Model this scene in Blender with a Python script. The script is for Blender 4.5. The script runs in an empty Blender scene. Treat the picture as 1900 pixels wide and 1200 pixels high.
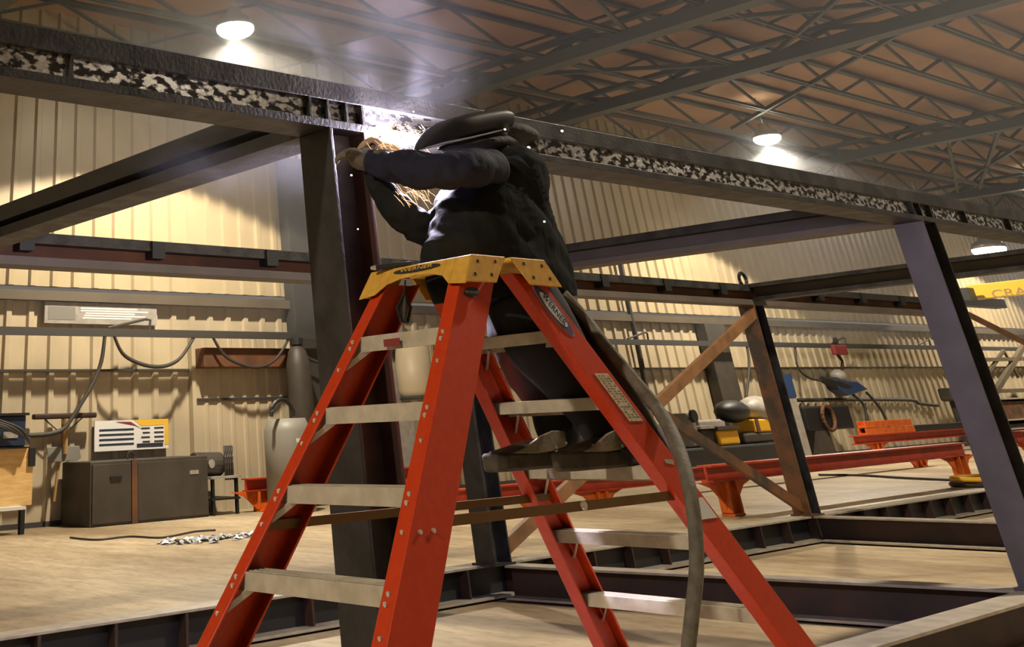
import bpy, bmesh, math, random
from mathutils import Vector, Matrix, noise
random.seed(7)
# ------------------------------------------------------------------ camera calibration (three vanishing points of the hall)
FPX, PPX, PPY, CAMZ = 1958.078, 370.889, -338.679, 1.7
RM = Matrix(((0.80849259, -0.27055854, -0.52262588), (-0.5873923, -0.42560768, -0.68835193), (-0.03619409, 0.86351385, -0.50302466)))
CAM = Vector((0, 0, CAMZ))
sc = bpy.context.scene
cd = bpy.data.cameras.new('camera'); cam = bpy.data.objects.new('camera', cd); sc.collection.objects.link(cam)
cam.matrix_world = Matrix.Translation(CAM) @ RM.to_4x4()
cd.sensor_width = 36; cd.lens = FPX/1900*36; cd.shift_x = .304795; cd.shift_y = -.494041; cd.clip_end = 400; cd.clip_start = .05
sc.camera = cam
sc.view_settings.view_transform = 'Standard'; sc.view_settings.look = 'None'; sc.view_settings.gamma = 1; sc.view_settings.use_curve_mapping = False
sc.view_settings.exposure = 0.0
sc.cycles.use_denoising = True
sc.cycles.max_bounces = 6; sc.cycles.diffuse_bounces = 1; sc.cycles.glossy_bounces = 3; sc.cycles.volume_bounces = 0
sc.cycles.sample_clamp_indirect = 6; sc.cycles.volume_step_rate = 2.0; sc.cycles.caustics_reflective = False
def at(px, py, ax, v):                      # point seen at a pixel on the plane axis = v
    r = RM @ Vector((px-PPX, -(py-PPY), -FPX)); t = (v-CAM[ax])/r[ax]
    return CAM + r*t
LAMP_Z = 10.5
LAMPS = [(-9, 20), (16.1, 20.1), (41.2, 19.9), (67.5, 20), (-9, -15.6), (17.1, -15.6), (41.8, -15.6), (66, -15.6), (-9, 2.4), (15.5, 2.4), (42, 2.4)]  # row at the end of the list: unseen lamps added to light the frame
SPOT_W, ARC_W = 6500, 1000
def light(name, kind, loc, energy, color, **k):
    l = bpy.data.lights.new(name, kind); l.energy = energy; l.color = color
    for a, b in k.items(): setattr(l, a, b)
    o = bpy.data.objects.new(name, l); sc.collection.objects.link(o); o.location = loc; return o
WARM = (1.0, .875, .69)
for (x, y) in LAMPS:
    e = SPOT_W*(1.0 if y > 10 else .8)
    light('high_bay_light', 'SPOT', (x, y, LAMP_Z-.34), e, WARM, spot_size=math.radians(130.5), spot_blend=.06, shadow_soft_size=.22)
ARC = at(706, 247, 1, 4.56)
light('arc_light', 'POINT', ARC+Vector((.10, -.035, -.035)), ARC_W, (.84, .76, 1.0), shadow_soft_size=.08)
w = bpy.data.worlds.new('world'); sc.world = w; w.use_nodes = True
w.node_tree.nodes['Background'].inputs[0].default_value = (.5, .45, .4, 1); w.node_tree.nodes['Background'].inputs[1].default_value = .3

# ------------------------------------------------------------------ materials
def mat(name, col, rough=.6, metal=0, noise_s=None, col2=None, lo=.35, hi=.65, bump=0, bump_s=40, stretch=(1, 1, 1), emit=None, es=0, rough2=None, spec=.5, detail=5):
    m = bpy.data.materials.new(name); m.use_nodes = True; nt = m.node_tree; b = nt.nodes['Principled BSDF']
    b.inputs['Base Color'].default_value = (*col, 1); b.inputs['Roughness'].default_value = rough; b.inputs['Metallic'].default_value = metal
    b.inputs['Specular IOR Level'].default_value = spec
    if emit: b.inputs['Emission Color'].default_value = (*emit, 1); b.inputs['Emission Strength'].default_value = es
    if noise_s or bump:
        g = nt.nodes.new('ShaderNodeNewGeometry'); mp = nt.nodes.new('ShaderNodeMapping'); nt.links.new(g.outputs['Position'], mp.inputs[0]); mp.inputs['Scale'].default_value = stretch
    if noise_s:
        n = nt.nodes.new('ShaderNodeTexNoise'); n.inputs['Scale'].default_value = noise_s; n.inputs['Detail'].default_value = detail; nt.links.new(mp.outputs[0], n.inputs['Vector'])
        r = nt.nodes.new('ShaderNodeValToRGB'); r.color_ramp.elements[0].position = lo; r.color_ramp.elements[1].position = hi
        r.color_ramp.elements[0].color = (*col, 1); r.color_ramp.elements[1].color = (*(col2 or col), 1)
        nt.links.new(n.outputs['Fac'], r.inputs[0]); nt.links.new(r.outputs[0], b.inputs['Base Color'])
        if rough2 is not None:
            mr = nt.nodes.new('ShaderNodeMapRange'); mr.inputs[1].default_value = lo; mr.inputs[2].default_value = hi; mr.inputs[3].default_value = rough; mr.inputs[4].default_value = rough2
            nt.links.new(n.outputs['Fac'], mr.inputs[0]); nt.links.new(mr.outputs[0], b.inputs['Roughness'])
    if bump:
        n2 = nt.nodes.new('ShaderNodeTexNoise'); n2.inputs['Scale'].default_value = bump_s; n2.inputs['Detail'].default_value = 3; nt.links.new(mp.outputs[0], n2.inputs['Vector'])
        bp = nt.nodes.new('ShaderNodeBump'); bp.inputs['Strength'].default_value = bump; bp.inputs['Distance'].default_value = .02
        nt.links.new(n2.outputs['Fac'], bp.inputs['Height']); nt.links.new(bp.outputs[0], b.inputs['Normal'])
    return m
M = {}
M['steel'] = mat('mill_scale_steel', (.022, .021, .021), .42, .35, 6, (.050, .047, .044), bump=.15, rough2=.6)
M['web'] = mat('mottled_web_steel', (.07, .066, .062), .42, 1, 26, (.75, .73, .68), .46, .54, bump=.16, bump_s=14, rough2=.27, stretch=(.55, 1, 1), detail=4)
M['rust'] = mat('rusty_steel', (.16, .065, .02), .7, .1, 3, (.05, .035, .025), .4, .62, bump=.2)
M['rustweb'] = mat('brown_primed_web', (.19, .075, .03), .7, 0, 2, (.10, .045, .022))
M['darkrust'] = mat('dark_brown_steel', (.05, .022, .012), .65, .1, 3, (.025, .014, .01))
M['brace'] = mat('tan_brown_angle', (.27, .13, .05), .6, .1, 4, (.16, .08, .035))
M['paleedge'] = mat('pale_lit_flange', (.40, .35, .28), .5, .1, 6, (.28, .24, .185))  # pale tone stands for light caught on the floor beams' flanges
M['orange'] = mat('orange_fiberglass', (.66, .055, .008), .42, 0, 30, (.60, .045, .006), spec=.4)
M['alu'] = mat('worn_aluminium', (.66, .58, .46), .5, .15, 14, (.52, .45, .34), bump=.05)
M['yellow'] = mat('yellow_moulded_cap', (.84, .47, .07), .5, 0, 25, (.72, .38, .05))
M['black'] = mat('black', (.012, .012, .013), .5)
M['white'] = mat('white_print', (.8, .78, .74), .5)
M['cream'] = mat('cream_sticker', (.72, .56, .36), .6, 0, 60, (.45, .35, .22), .5, .6)
M['ink'] = mat('ink', (.03, .03, .04), .6)
M['purple'] = mat('purple_ink', (.10, .04, .16), .5)
M['spreader'] = mat('bronze_spreader', (.17, .085, .02), .5, .4)
M['rivet'] = mat('rivet', (.75, .68, .6), .3, .7)
M['wall'] = mat('beige_wall_panel', (.55, .44, .265), .38, 0, 1.2, (.49, .39, .235), bump=.03)
M['wallin'] = mat('weathered_beige_panel', (.58, .475, .315), .5, 0, .8, (.44, .36, .24), .4, .75)
M['ceil'] = mat('brown_roof_insulation', (.52, .33, .20), .85, 0, .5, (.42, .27, .17))
M['joist'] = mat('grey_green_painted_joist', (.10, .11, .10), .6, .1)
M['rustled'] = mat('dull_brown_girder_paint', (.13, .10, .065), .6, 0, 1, (.10, .08, .05))
M['paleflange'] = mat('arc_lit_mill_flange', (.11, .10, .11), .5, .2, 5, (.085, .078, .082))  # mill finish, lightened in colour for stronger arc light on it
M['redflange'] = mat('reddish_steel_flange', (.085, .036, .028), .5, .3, 4, (.045, .028, .025))  # reddish brown tone for the column's far flange
M['girt'] = mat('dark_girt', (.06, .055, .05), .6, .2)
M['hose'] = mat('grey_leather_hose', (.20, .17, .125), .75, 0, 20, (.13, .11, .08), bump=.3)
M['cable'] = mat('black_cable', (.05, .042, .035), .6)
M['jacket'] = mat('black_work_jacket', (.020, .021, .021), .8, 0, 7, (.015, .016, .016), bump=.25, bump_s=14, stretch=(1.6, 1, .5), spec=.05)
M['sleeve'] = mat('navy_sleeve', (.022, .023, .045), .8, 0, 9, (.016, .017, .034), bump=.3, bump_s=20, stretch=(1.5, 1, .6), spec=.2)
M['trouser'] = mat('black_trousers', (.010, .010, .011), .85)
M['skin'] = mat('skin', (.45, .25, .17), .6)
M['helmet'] = mat('black_helmet', (.018, .018, .02), .5, 0, 12, (.024, .024, .024), spec=.22)
M['hood'] = mat('grey_cap', (.035, .034, .032), .8, bump=.4, bump_s=30)
M['glove'] = mat('grey_suede', (.17, .15, .12), .9, 0, 25, (.12, .105, .085), bump=.4)
M['tan'] = mat('tan_leather', (.50, .36, .22), .8, bump=.4)
M['boot'] = mat('dusty_brown_boot', (.17, .13, .085), .75, 0, 14, (.09, .068, .045), bump=.3)
M['flap'] = mat('dusty_tan_flap', (.30, .24, .15), .75, 0, 14, (.22, .17, .10), bump=.2)
M['sole'] = mat('worn_dark_sole', (.095, .075, .05), .8, 0, 12, (.05, .04, .028), bump=.3)
M['bandgrey'] = mat('grey_brown_steel', (.12, .10, .085), .55, .1, 2, (.09, .075, .062))
M['leg'] = mat('orange_painted_steel', (.85, .17, .012), .5, 0, 5, (.65, .10, .010))
M['redrail'] = mat('red_orange_rail', (.55, .055, .018), .45, 0, 3, (.40, .035, .015))
M['navy'] = mat('navy_cabinet_paint', (.02, .035, .07), .4)
M['ply'] = mat('plywood', (.72, .42, .14), .7, 0, 3, (.85, .58, .24), .35, .7, stretch=(1, 1, 6))
M['wood'] = mat('broom_wood', (.42, .24, .09), .7)
M['cabinet'] = mat('dark_brown_grey_sheet', (.075, .062, .048), .55, .1, 2, (.055, .046, .037))
M['grey'] = mat('grey_paint', (.24, .225, .19), .5)
M['pgrey'] = mat('pale_grey', (.42, .38, .33), .5, 0, 5, (.32, .29, .25))
M['bucket'] = mat('yellow_plastic', (.85, .46, .02), .45)
M['crane'] = mat('yellow_crane_paint', (.90, .58, .02), .45)
M['gold'] = mat('poster_yellow', (.85, .50, .05), .5)
M['maroon'] = mat('maroon', (.25, .03, .03), .5)
M['blue'] = mat('blue_case', (.03, .06, .16), .4)
M['tarp'] = mat('crumpled_foil', (.62, .62, .64), .35, .3, 20, (.35, .35, .36), bump=.8, bump_s=20)
M['lens'] = mat('lamp_lens', (1, .95, .85), .5, emit=(1, .93, .75), es=60)
M['shade'] = mat('lamp_reflector', (.5, .5, .5), .3, .7)
M['arc'] = mat('arc_glow', (1, 1, 1), .5, emit=(.93, .92, 1), es=30)
M['spark'] = mat('spark_glow', (1, .7, .4), .5, emit=(1, .55, .30), es=2.4)
M['spark2'] = mat('hot_bead_glow', (1, .9, .8), .5, emit=(1, .9, .78), es=3)
M['hot'] = mat('heat_tinted_steel', (.20, .05, .02), .5, .3)
def floor_mat():
    m = bpy.data.materials.new('worn_shadow_streaked_concrete'); m.use_nodes = True; nt = m.node_tree; b = nt.nodes['Principled BSDF']; b.inputs['Roughness'].default_value = .55
    g = nt.nodes.new('ShaderNodeNewGeometry'); 
    def nz(scale, st, det=6):
        mp = nt.nodes.new('ShaderNodeMapping'); mp.inputs['Scale'].default_value = st; mp.inputs['Rotation'].default_value = (0, 0, -.65); nt.links.new(g.outputs['Position'], mp.inputs[0])
        n = nt.nodes.new('ShaderNodeTexNoise'); n.inputs['Scale'].default_value = scale; n.inputs['Detail'].default_value = det; n.inputs['Roughness'].default_value = .6; nt.links.new(mp.outputs[0], n.inputs[0]); return n.outputs['Fac']
    def ramp(f, lo, hi, a, c):
        r = nt.nodes.new('ShaderNodeValToRGB'); r.color_ramp.elements[0].position = lo; r.color_ramp.elements[1].position = hi; r.color_ramp.elements[0].color = (*a, 1); r.color_ramp.elements[1].color = (*c, 1); nt.links.new(f, r.inputs[0]); return r.outputs[0]
    def mul(a, c, fac=1):
        x = nt.nodes.new('ShaderNodeMix'); x.data_type = 'RGBA'; x.blend_type = 'MULTIPLY'; x.inputs[0].default_value = fac; nt.links.new(a, x.inputs[6]); nt.links.new(c, x.inputs[7]); return x.outputs[2]
    a = ramp(nz(.30, (1, .35, 1)), .38, .64, (.33, .24, .14), (.66, .53, .35))  # worn streaks, contrast raised so the dark ones also paint long shadows
    c = ramp(nz(2.2, (1.6, .45, 1)), .36, .6, (.72, .70, .66), (1, 1, 1))
    d = ramp(nz(9, (1, .5, 1)), .38, .5, (.82, .80, .78), (1, 1, 1))
    nt.links.new(mul(mul(a, c), d), b.inputs['Base Color']); return m
M['floor'] = floor_mat()

# ------------------------------------------------------------------ mesh helpers
V = Vector
class MB:
    def __init__(s): s.v = []; s.f = []
    def add(s, vs, fs): n = len(s.v); s.v += [V(p) for p in vs]; s.f += [tuple(i+n for i in f) for f in fs]; return s
    def box(s, a, b):
        x0, y0, z0 = [min(a[i], b[i]) for i in range(3)]; x1, y1, z1 = [max(a[i], b[i]) for i in range(3)]
        return s.add([(x0,y0,z0),(x1,y0,z0),(x1,y1,z0),(x0,y1,z0),(x0,y0,z1),(x1,y0,z1),(x1,y1,z1),(x0,y1,z1)],
                     [(0,3,2,1),(4,5,6,7),(0,1,5,4),(1,2,6,5),(2,3,7,6),(3,0,4,7)])
    def loft(s, rings, cap=True, closed=True):
        n = len(rings[0]); vs = [p for r in rings for p in r]; fs = []
        for i in range(len(rings)-1):
            for j in range(n if closed else n-1):
                k = (j+1) % n; fs.append((i*n+j, i*n+k, (i+1)*n+k, (i+1)*n+j))
        if cap: fs += [tuple(range(n-1, -1, -1)), tuple((len(rings)-1)*n+j for j in range(n))]
        return s.add(vs, fs)
    def bar(s, p, q, w, h, up=(0, 0, 1)):
        p = V(p); q = V(q); d = (q-p).normalized(); u = V(up)
        if abs(d.dot(u)) > .98: u = V((0, 1, 0))
        a = d.cross(u).normalized()*w/2; b = a.cross(d).normalized()*h/2
        return s.loft([[c-a-b, c+a-b, c+a+b, c-a+b] for c in (p, q)])
    def tube(s, pts, r, n=8):
        pts = [V(p) for p in pts]; rings = []; u = V((.12, .31, 1)).normalized()
        for i, p in enumerate(pts):
            d = (pts[min(i+1, len(pts)-1)]-pts[max(i-1, 0)]).normalized()
            a = d.cross(u); 
            if a.length < .05: a = d.cross(V((1, 0, 0)))
            a.normalize(); b = d.cross(a); rr = r[i] if isinstance(r, (list, tuple)) else r
            rings.append([p+a*rr*math.cos(t*2*math.pi/n)+b*rr*math.sin(t*2*math.pi/n) for t in range(n)])
        return s.loft(rings)
    def prism(s, poly, off):
        off = V(off); return s.loft([[V(p) for p in poly], [V(p)+off for p in poly]])
    def ell(s, c, r, n=14, m=8, jag=0):
        c = V(c); rings = []
        for i in range(m+1):
            t = -math.pi/2+math.pi*i/m; t = max(-1.5, min(1.5, t)); rr = math.cos(t)
            rings.append([c+V((r[0]*rr*math.cos(a), r[1]*rr*math.sin(a), r[2]*math.sin(t)))*(1+random.uniform(-jag, jag)) for a in [2*math.pi*j/n for j in range(n)]])
        return s.loft(rings)
    def cyl(s, p, q, r, n=16, r2=None): return s.tube([p, q], [r, r if r2 is None else r2], n)
    def disc(s, c, nrm, r, h=.01, n=12):
        c = V(c); d = V(nrm).normalized(); return s.tube([c, c+d*h], r, n)
    def torus(s, c, u, w_, R, r, n=20, a0=0, a1=2*math.pi):
        return s.tube([V(c)+V(u)*R*math.cos(a0+(a1-a0)*i/n)+V(w_)*R*math.sin(a0+(a1-a0)*i/n) for i in range(n+1)], r, 6)
def wpos(o):
    p = V(o.location)
    while o.parent: o = o.parent; p += V(o.location)
    return p
def obj(name, mb, m, parent=None, smooth=False, bevel=0, label=None, sub=0, **props):
    me = bpy.data.meshes.new(name)
    if parent is not None: org = wpos(parent); loc = V((0, 0, 0))
    else:
        xs = [min(v[i] for v in mb.v) for i in range(3)]; xe = [max(v[i] for v in mb.v) for i in range(3)]
        org = V(((xs[0]+xe[0])/2, (xs[1]+xe[1])/2, xs[2])); loc = org
    me.from_pydata([tuple(v-org) for v in mb.v], [], mb.f); me.update()
    bm = bmesh.new(); bm.from_mesh(me); bmesh.ops.recalc_face_normals(bm, faces=bm.faces); bm.to_mesh(me); bm.free()
    o = bpy.data.objects.new(name, me); sc.collection.objects.link(o); o.location = loc
    me.materials.append(M[m] if isinstance(m, str) else m)
    if smooth: me.polygons.foreach_set('use_smooth', [True]*len(me.polygons))
    if parent is not None: o.parent = parent
    if bevel:
        b = o.modifiers.new('bevel', 'BEVEL'); b.width = bevel; b.segments = 2; b.limit_method = 'ANGLE'
    if sub: s_ = o.modifiers.new('sub', 'SUBSURF'); s_.levels = sub; s_.render_levels = sub
    if label: o['label'] = label
    for k, v in props.items(): o[k] = v
    return o
def thing(name, label, cat, loc, group=None):
    o = bpy.data.objects.new(name, None); sc.collection.objects.link(o); o.location = loc; o['label'] = label; o['category'] = cat
    o.empty_display_size = .1
    if group: o['group'] = group
    return o
def one(name, mb, m, label, cat, group=None, **k):
    o = obj(name, mb, m, None, **k); o['label'] = label; o['category'] = cat
    if group: o['group'] = group
    return o
def struct(name, mb, m, **k): return obj(name, mb, m, None, kind='structure', **k)
def text(name, s, m, parent, size, o, ex, ey, extrude=.001, sx=1):
    cu = bpy.data.curves.new(name, 'FONT'); cu.body = s; cu.size = size; cu.extrude = extrude; cu.align_x = 'CENTER'; cu.align_y = 'CENTER'
    t = bpy.data.objects.new(name, cu); sc.collection.objects.link(t)
    dg = bpy.context.evaluated_depsgraph_get(); me = bpy.data.meshes.new_from_object(t.evaluated_get(dg)); bpy.data.objects.remove(t)
    ex = V(ex).normalized()*sx; ey = V(ey).normalized(); ez = ex.cross(ey).normalized(); org = wpos(parent)
    for v in me.vertices: v.co = V(o)-org+ex*v.co.x+ey*v.co.y+ez*v.co.z
    ob = bpy.data.objects.new(name, me); sc.collection.objects.link(ob); ob.parent = parent; me.materials.clear(); me.materials.append(M[m]); return ob

# ------------------------------------------------------------------ the hall
WY = 25.1
CEIL = 12.0
XA, XB, YA = -14, 112, -22
struct('floor', MB().box((XA, YA, -.2), (XB, WY+.4, 0)), 'floor')
struct('ceiling', MB().box((XA, YA, CEIL), (XB, WY+.4, CEIL+.2)), 'ceil')
def ribbed(x0, x1, z0, z1, y, pitch=.60, dep=.075):
    prof = []; x = x0; k = 0
    while x < x1:
        prof += [(x, y), (x+pitch*.62, y), (x+pitch*.70, y-dep), (x+pitch*.92, y-dep)]; x += pitch
    prof += [(x1, y), (x1, y+.15), (x0, y+.15)]
    mb = MB(); n = len(prof)
    vs = [V((a, b, z0)) for a, b in prof]+[V((a, b, z1)) for a, b in prof]
    fs = [(i, (i+1) % n, n+(i+1) % n, n+i) for i in range(n)]
    return mb.add(vs, fs)
ZL = 4.95
struct('wall_back', ribbed(8, XB, ZL, CEIL, WY), 'wall')
struct('wall_back', ribbed(8, XB, 0, ZL-.12, WY+.02, dep=.07), 'wallin')
struct('wall_back', MB().box((XA, WY, 0), (8, WY+.2, CEIL)), 'wall')
struct('wall_front', MB().box((XA, YA-.2, 0), (XB, YA, CEIL)), 'rustled')
struct('wall_left', MB().box((XA-.2, YA, 0), (XA, WY, CEIL)), 'rustled')
struct('wall_right', MB().box((XB, YA, 0), (XB+.2, WY, CEIL)), 'rustled')
struct('trim_1', MB().box((8, WY-.26, ZL-.34), (XB, WY+.1, ZL-.12)), 'rustled')
struct('trim_2', MB().box((8, WY-.07, 3.08), (XB, WY+.0, 3.13)), 'girt')
struct('baseboard_back', MB().box((8, WY-.06, 0), (XB, WY+.0, .10)), 'girt')

# main girders across the roof, open web joists between them
GX = [-3.5, 10.5, 27.0, 33.0, 50.0, 66.0, 84.0]
for i, x in enumerate(GX):
    g = thing('roof_girder', ['grey roof girder out of frame on the left', 'grey roof girder crossing above the smoke', 'grey roof girder passing behind the welder\'s helmet up to the top edge',
        'broad grey roof girder above the right-hand lamp', 'roof girder between the right-hand lamp and the purple column top', 'distant roof girder low on the right', 'farthest roof girder on the right'][i], 'girder', (x, 5, 11))
    zt, zb = 11.35, 10.85
    obj('top_chord', MB().box((x-.16, YA, zt), (x+.16, WY, zt+.12)), 'joist', g)
    obj('bottom_chord', MB().box((x-.28, YA, zb-.15), (x+.28, WY, zb+.2)), 'joist', g)
    mb = MB(); y = YA; k = 0
    while y < WY-2.2:
        mb.bar((x, y, zb if k % 2 else zt), (x, y+2.2, zt if k % 2 else zb), .13, .13); y += 2.2; k += 1
    obj('web_bars', mb, 'joist', g)
def joist(y, x0, x1, zb=11.0, zt=11.93, label='', grp=None):
    g = thing('roof_joist', label, 'joist', ((x0+x1)/2, y, zb), grp)
    c = MB()
    c.box((x0, y-.10, zt-.08), (x1, y+.10, zt)); obj('top_chord', c, 'joist', g)
    c = MB(); c.box((x0, y-.11, zb), (x1, y-.03, zb+.09)); c.box((x0, y+.03, zb), (x1, y+.11, zb+.09)); obj('bottom_chord', c, 'joist', g)
    w_ = MB(); x = x0; k = 0
    while x < x1-2.4:
        w_.bar((x, y, zb+.03 if k % 2 else zt-.03), (x+2.4, y, zt-.03 if k % 2 else zb+.03), .08, .08, up=(0, 1, 0)); x += 2.4; k += 1
    obj('web_bars', w_, 'joist', g)
for i in range(9):
    joist(3.2+i*2.6, -6, 95, label='grey open web roof joist running along the hall under the brown roof deck', grp='open web roof joists')
brd = 0
for (x0, x1, y0, y1) in [(27, 33, 8.5, 15), (33, 27, 16, 21), (33, 41, 10, 21), (50, 62, 12, 21), (10.5, 27, 10, 16), (50, 66, 15, 22), (27, 33, 15.5, 9), (66, 50, 23, 17)]:
    one('roof_brace', MB().bar((x0, y0, 11.05), (x1, y1, 11.05), .12, .12), 'joist', 'thin grey diagonal brace between the roof girders', 'brace', 'diagonal roof braces')

# high bay lamps
lampn = {(16.1, 20.1): 'glaring round high bay lamp above the frame on the left', (41.2, 19.9): 'bright round high bay lamp hanging over the middle of the right half', (67.5, 20): 'distant high bay lamp beyond the purple column'}
def lamp(x, y, z, label, k_=1.4):
    g = thing('high_bay_lamp', label, 'lamp', (x, y, z), None if (x, y) in lampn else 'high bay lamps outside the picture')
    n = 24; rings = []
    for (r, h) in ((.34, 0), (.36, .01), (.30, .2), (.14, .34), (.12, .5), (.11, .5), (.13, .33), (.28, .2), (.33, .0)):
        rings.append([V((x+k_*r*math.cos(a), y+k_*r*math.sin(a), z+h)) for a in [2*math.pi*j/n for j in range(n)]])
    obj('reflector', MB().loft(rings, cap=False), 'shade', g, smooth=True)
    obj('lens', MB().ell((x, y, z-.03*k_), (.34*k_, .34*k_, .16*k_), 24, 10), 'lens', g, label='glowing domed lens', smooth=True)
    obj('hanger', MB().cyl((x, y, z+.5), (x, y, CEIL), .015, 6), 'joist', g)
for (x, y) in LAMPS: lamp(x, y, LAMP_Z, lampn.get((x, y), 'unseen high bay lamp over the near side of the hall'))
P3 = at(1834, 461, 1, 17.5); lamp(P3.x, P3.y, P3.z, 'small bright lamp beside the purple column, above the yellow crane', 1.7)

# ------------------------------------------------------------------ the steel frame
XD, XC, XE = 4.26, 11.83, 18.0        # near-left faces of the columns
YF, YR = 4.5, 9.68
ZT, ZBm = 3.46, 3.19
FW, FD = .27, .29                      # flange width (Y) and column depth (X)
def hcol(x, y, z0, z1, label, mflange='steel', mweb='steel', d=FD, w_=FW, plates=(), mat2=None):
    g = thing('steel_column', label, 'column', (x+d/2, y+w_/2, z0))
    obj('flange', MB().box((x, y, z0), (x+.022, y+w_, z1)), mflange, g, bevel=.004)
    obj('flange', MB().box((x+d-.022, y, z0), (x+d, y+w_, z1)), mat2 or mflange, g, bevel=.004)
    obj('web', MB().box((x+.022, y+w_*.5-.008, z0), (x+d-.022, y+w_*.5+.008, z1)), mweb, g)
    obj('base_plate', MB().box((x-.03, y-.03, z0), (x+d+.03, y+w_+.03, z0+.02)), mflange, g)
    return g
def ibeam(p, q, w_, h, label, name='steel_beam', mf='steel', mw='steel', tf=.022, group=None, mtop=None, tt=None, wb=None, wo=0):
    tt = tt or tf; wb = wb or w_
    p = V(p); q = V(q); d = (q-p).normalized(); g = thing(name, label, 'beam', ((p+q)/2)-V((0, 0, h)), group)   # p,q on top centre
    obj('top_flange', MB().bar(p-V((0, 0, tt/2)), q-V((0, 0, tt/2)), w_, tt), mtop or mf, g, bevel=.003)
    obj('bottom_flange', MB().bar(p-V((0, 0, h-tf/2)), q-V((0, 0, h-tf/2)), wb, tf), mf, g, bevel=.003)
    obj('web', MB().bar(p-V((0, -wo, (h+tt-tf)/2)), q-V((0, -wo, (h+tt-tf)/2)), .016, h-tt-tf), mw, g)
    return g, d
yc = YF+FW/2; yr = YR+FW/2
cD = hcol(XD, YF, .32, ZBm, 'big dark steel column directly behind the ladder, under the welding arc', mat2='redflange')
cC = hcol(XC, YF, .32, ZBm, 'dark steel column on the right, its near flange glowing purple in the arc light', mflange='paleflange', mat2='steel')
cA = hcol(10.83, YR-.17, .32, ZBm, 'dark steel column seen between the ladder rails below the planks')
cE = hcol(XE, YR, .32, ZBm, 'rust-stained brown steel column with two tan braces, right of centre', mflange='rust', mat2='steel')
hcol(XD-7.2, YF, .32, ZBm, 'steel column beyond the left edge of the picture'); hcol(XD-.3, YR, .32, ZBm, 'rear steel column beyond the left edge of the picture')
hcol(XE, YF, .32, ZBm, 'steel column beyond the right edge of the picture')
hcol(25.6, YR, .32, ZBm, 'rear steel column beyond the right edge of the picture')
# stiffeners above the columns belong to the beam
def stiff(g, xs, y0, y1, z0, z1, m='steel'):
    for x in xs: obj('stiffener', MB().box((x, y0, z0), (x+.016, y1, z1)), m, g)
tb, _ = ibeam((-4, yc, ZT), (26, yc, ZT), FW, ZT-ZBm, 'long dark top beam with glittering web crossing the whole picture', mw='web', tt=.11, tf=.045, wo=-FW/2+.045)
stiff(tb, [XD-.14, XD, XD+FD*.5, XD+FD-.016, XC-.1, XC+.05, XC+FD-.016, 2.55, 12.9, 14.0], YF+.002, YF+.04, ZBm+.045, ZT-.11)
bb, _ = ibeam((-4, yr, ZT-.03), (26, yr, ZT-.03), FW, .30, 'rear beam with brown web and dark hangers, behind the column and the ladder', mw='rustweb', mf='bandgrey', mtop='steel', tt=.10, tf=.08)
for k in range(24):
    x = 4.97-1.52+k*1.52
    if x > 25: break
    obj('hanger_block', MB().box((x, YR-.02, ZT-.20), (x+.16, YR+.12, ZT-.035)), 'black', bb)
lifteye = obj('lifting_eye', MB().torus((XE+.12, yr, ZT+.06), (1, 0, 0), (0, 0, 1), .10, .028), 'black', bb)
ibeam((XD+.15, YF+FW+.01, ZT-.01), (XD+.15, 15, ZT-.01), .29, ZT-ZBm-.01, 'dark cross beam sloping from the welded joint down to the left edge', mf='steel', mtop='steel', mw='pgrey', tt=.13, tf=.08)
ibeam((XC+.12, YF+FW+.01, ZT-.01), (XC+.12-.75, YR-.01, ZT-.01), .29, ZT-ZBm-.01, 'cross beam running from the purple column top toward the ladder', mw='bandgrey', mf='bandgrey', mtop='steel', tt=.08, tf=.06)
ibeam((XE+.14, YF+FW+.01, ZT-.02), (XE+.14, YR-.01, ZT-.02), .29, .25, 'cross beam from the rust-stained column toward the right edge', mw='bandgrey', tt=.06, tf=.05)
# floor beams
FT = .32
fb, _ = ibeam((-4, yr, FT), (34, yr, FT), FW, FT-.02, 'long dark floor beam lying along the rear of the frame', name='floor_beam', mf='paleedge', mw='black', wb=.42)
ibeam((-4, yc, FT), (XC+.3, yc, FT), FW, FT-.02, 'floor beam cutting across the bottom right corner', name='floor_beam', mf='paleedge', mw='darkrust', wb=.40)
ibeam((11.1, YR-.16, FT), (XC+.12, YF+FW+.01, FT), FW, FT-.02, 'brown floor beam from the ladder area to the bottom right corner', name='floor_beam', mf='paleedge', mw='darkrust', wb=.40)
ibeam((XE+.14, YR-.01, FT), (XE+.14, YF+FW, FT), FW, FT-.02, 'brown floor beam running right from the foot of the rust-stained column', name='floor_beam', mf='paleedge', mw='darkrust', wb=.40)
for k in range(40):
    x = 5.33-3*.75+k*.75; obj('stiffener', MB().box((x-.015, yr-FW/2+.005, .045), (x+.015, yr-.01, FT-.024)), 'darkrust', fb)
# knee brace under the cross beam of the left bay (far parallel member) and X bracing of the rear bay
def angle(p, q, w_, label, m='brace', up=(0, 1, 0)):
    p = V(p); q = V(q); g = thing('angle_brace', label, 'brace', p)
    d = (q-p).normalized(); n = d.cross(V((0, 1, 0))).normalized()
    obj('vertical_leg', MB().bar(p, q, w_, .014, up=(0, 1, 0)), m, g)
    obj('outstanding_leg', MB().bar(p+n*(w_/2-.006)+V((0, .03, 0)), q+n*(w_/2-.006)+V((0, .03, 0)), .014, .06, up=(0, 1, 0)), m, g)
    return g
yb = YR+.02
pA0 = at(925, 1030, 1, yb); pE1 = at(1402, 580, 1, yb); pE0 = at(1512, 948, 1, yb); pA1 = at(860, 512, 1, yb)
mid = .5
angle(pA0, pE1, .14, 'tan diagonal brace rising to the head of the rust-stained column')
angle(pE0+V((0, .09, 0)), pA1+V((0, .09, 0)), .14, 'brown diagonal brace falling to the foot of the rust-stained column', m='rust')
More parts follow.
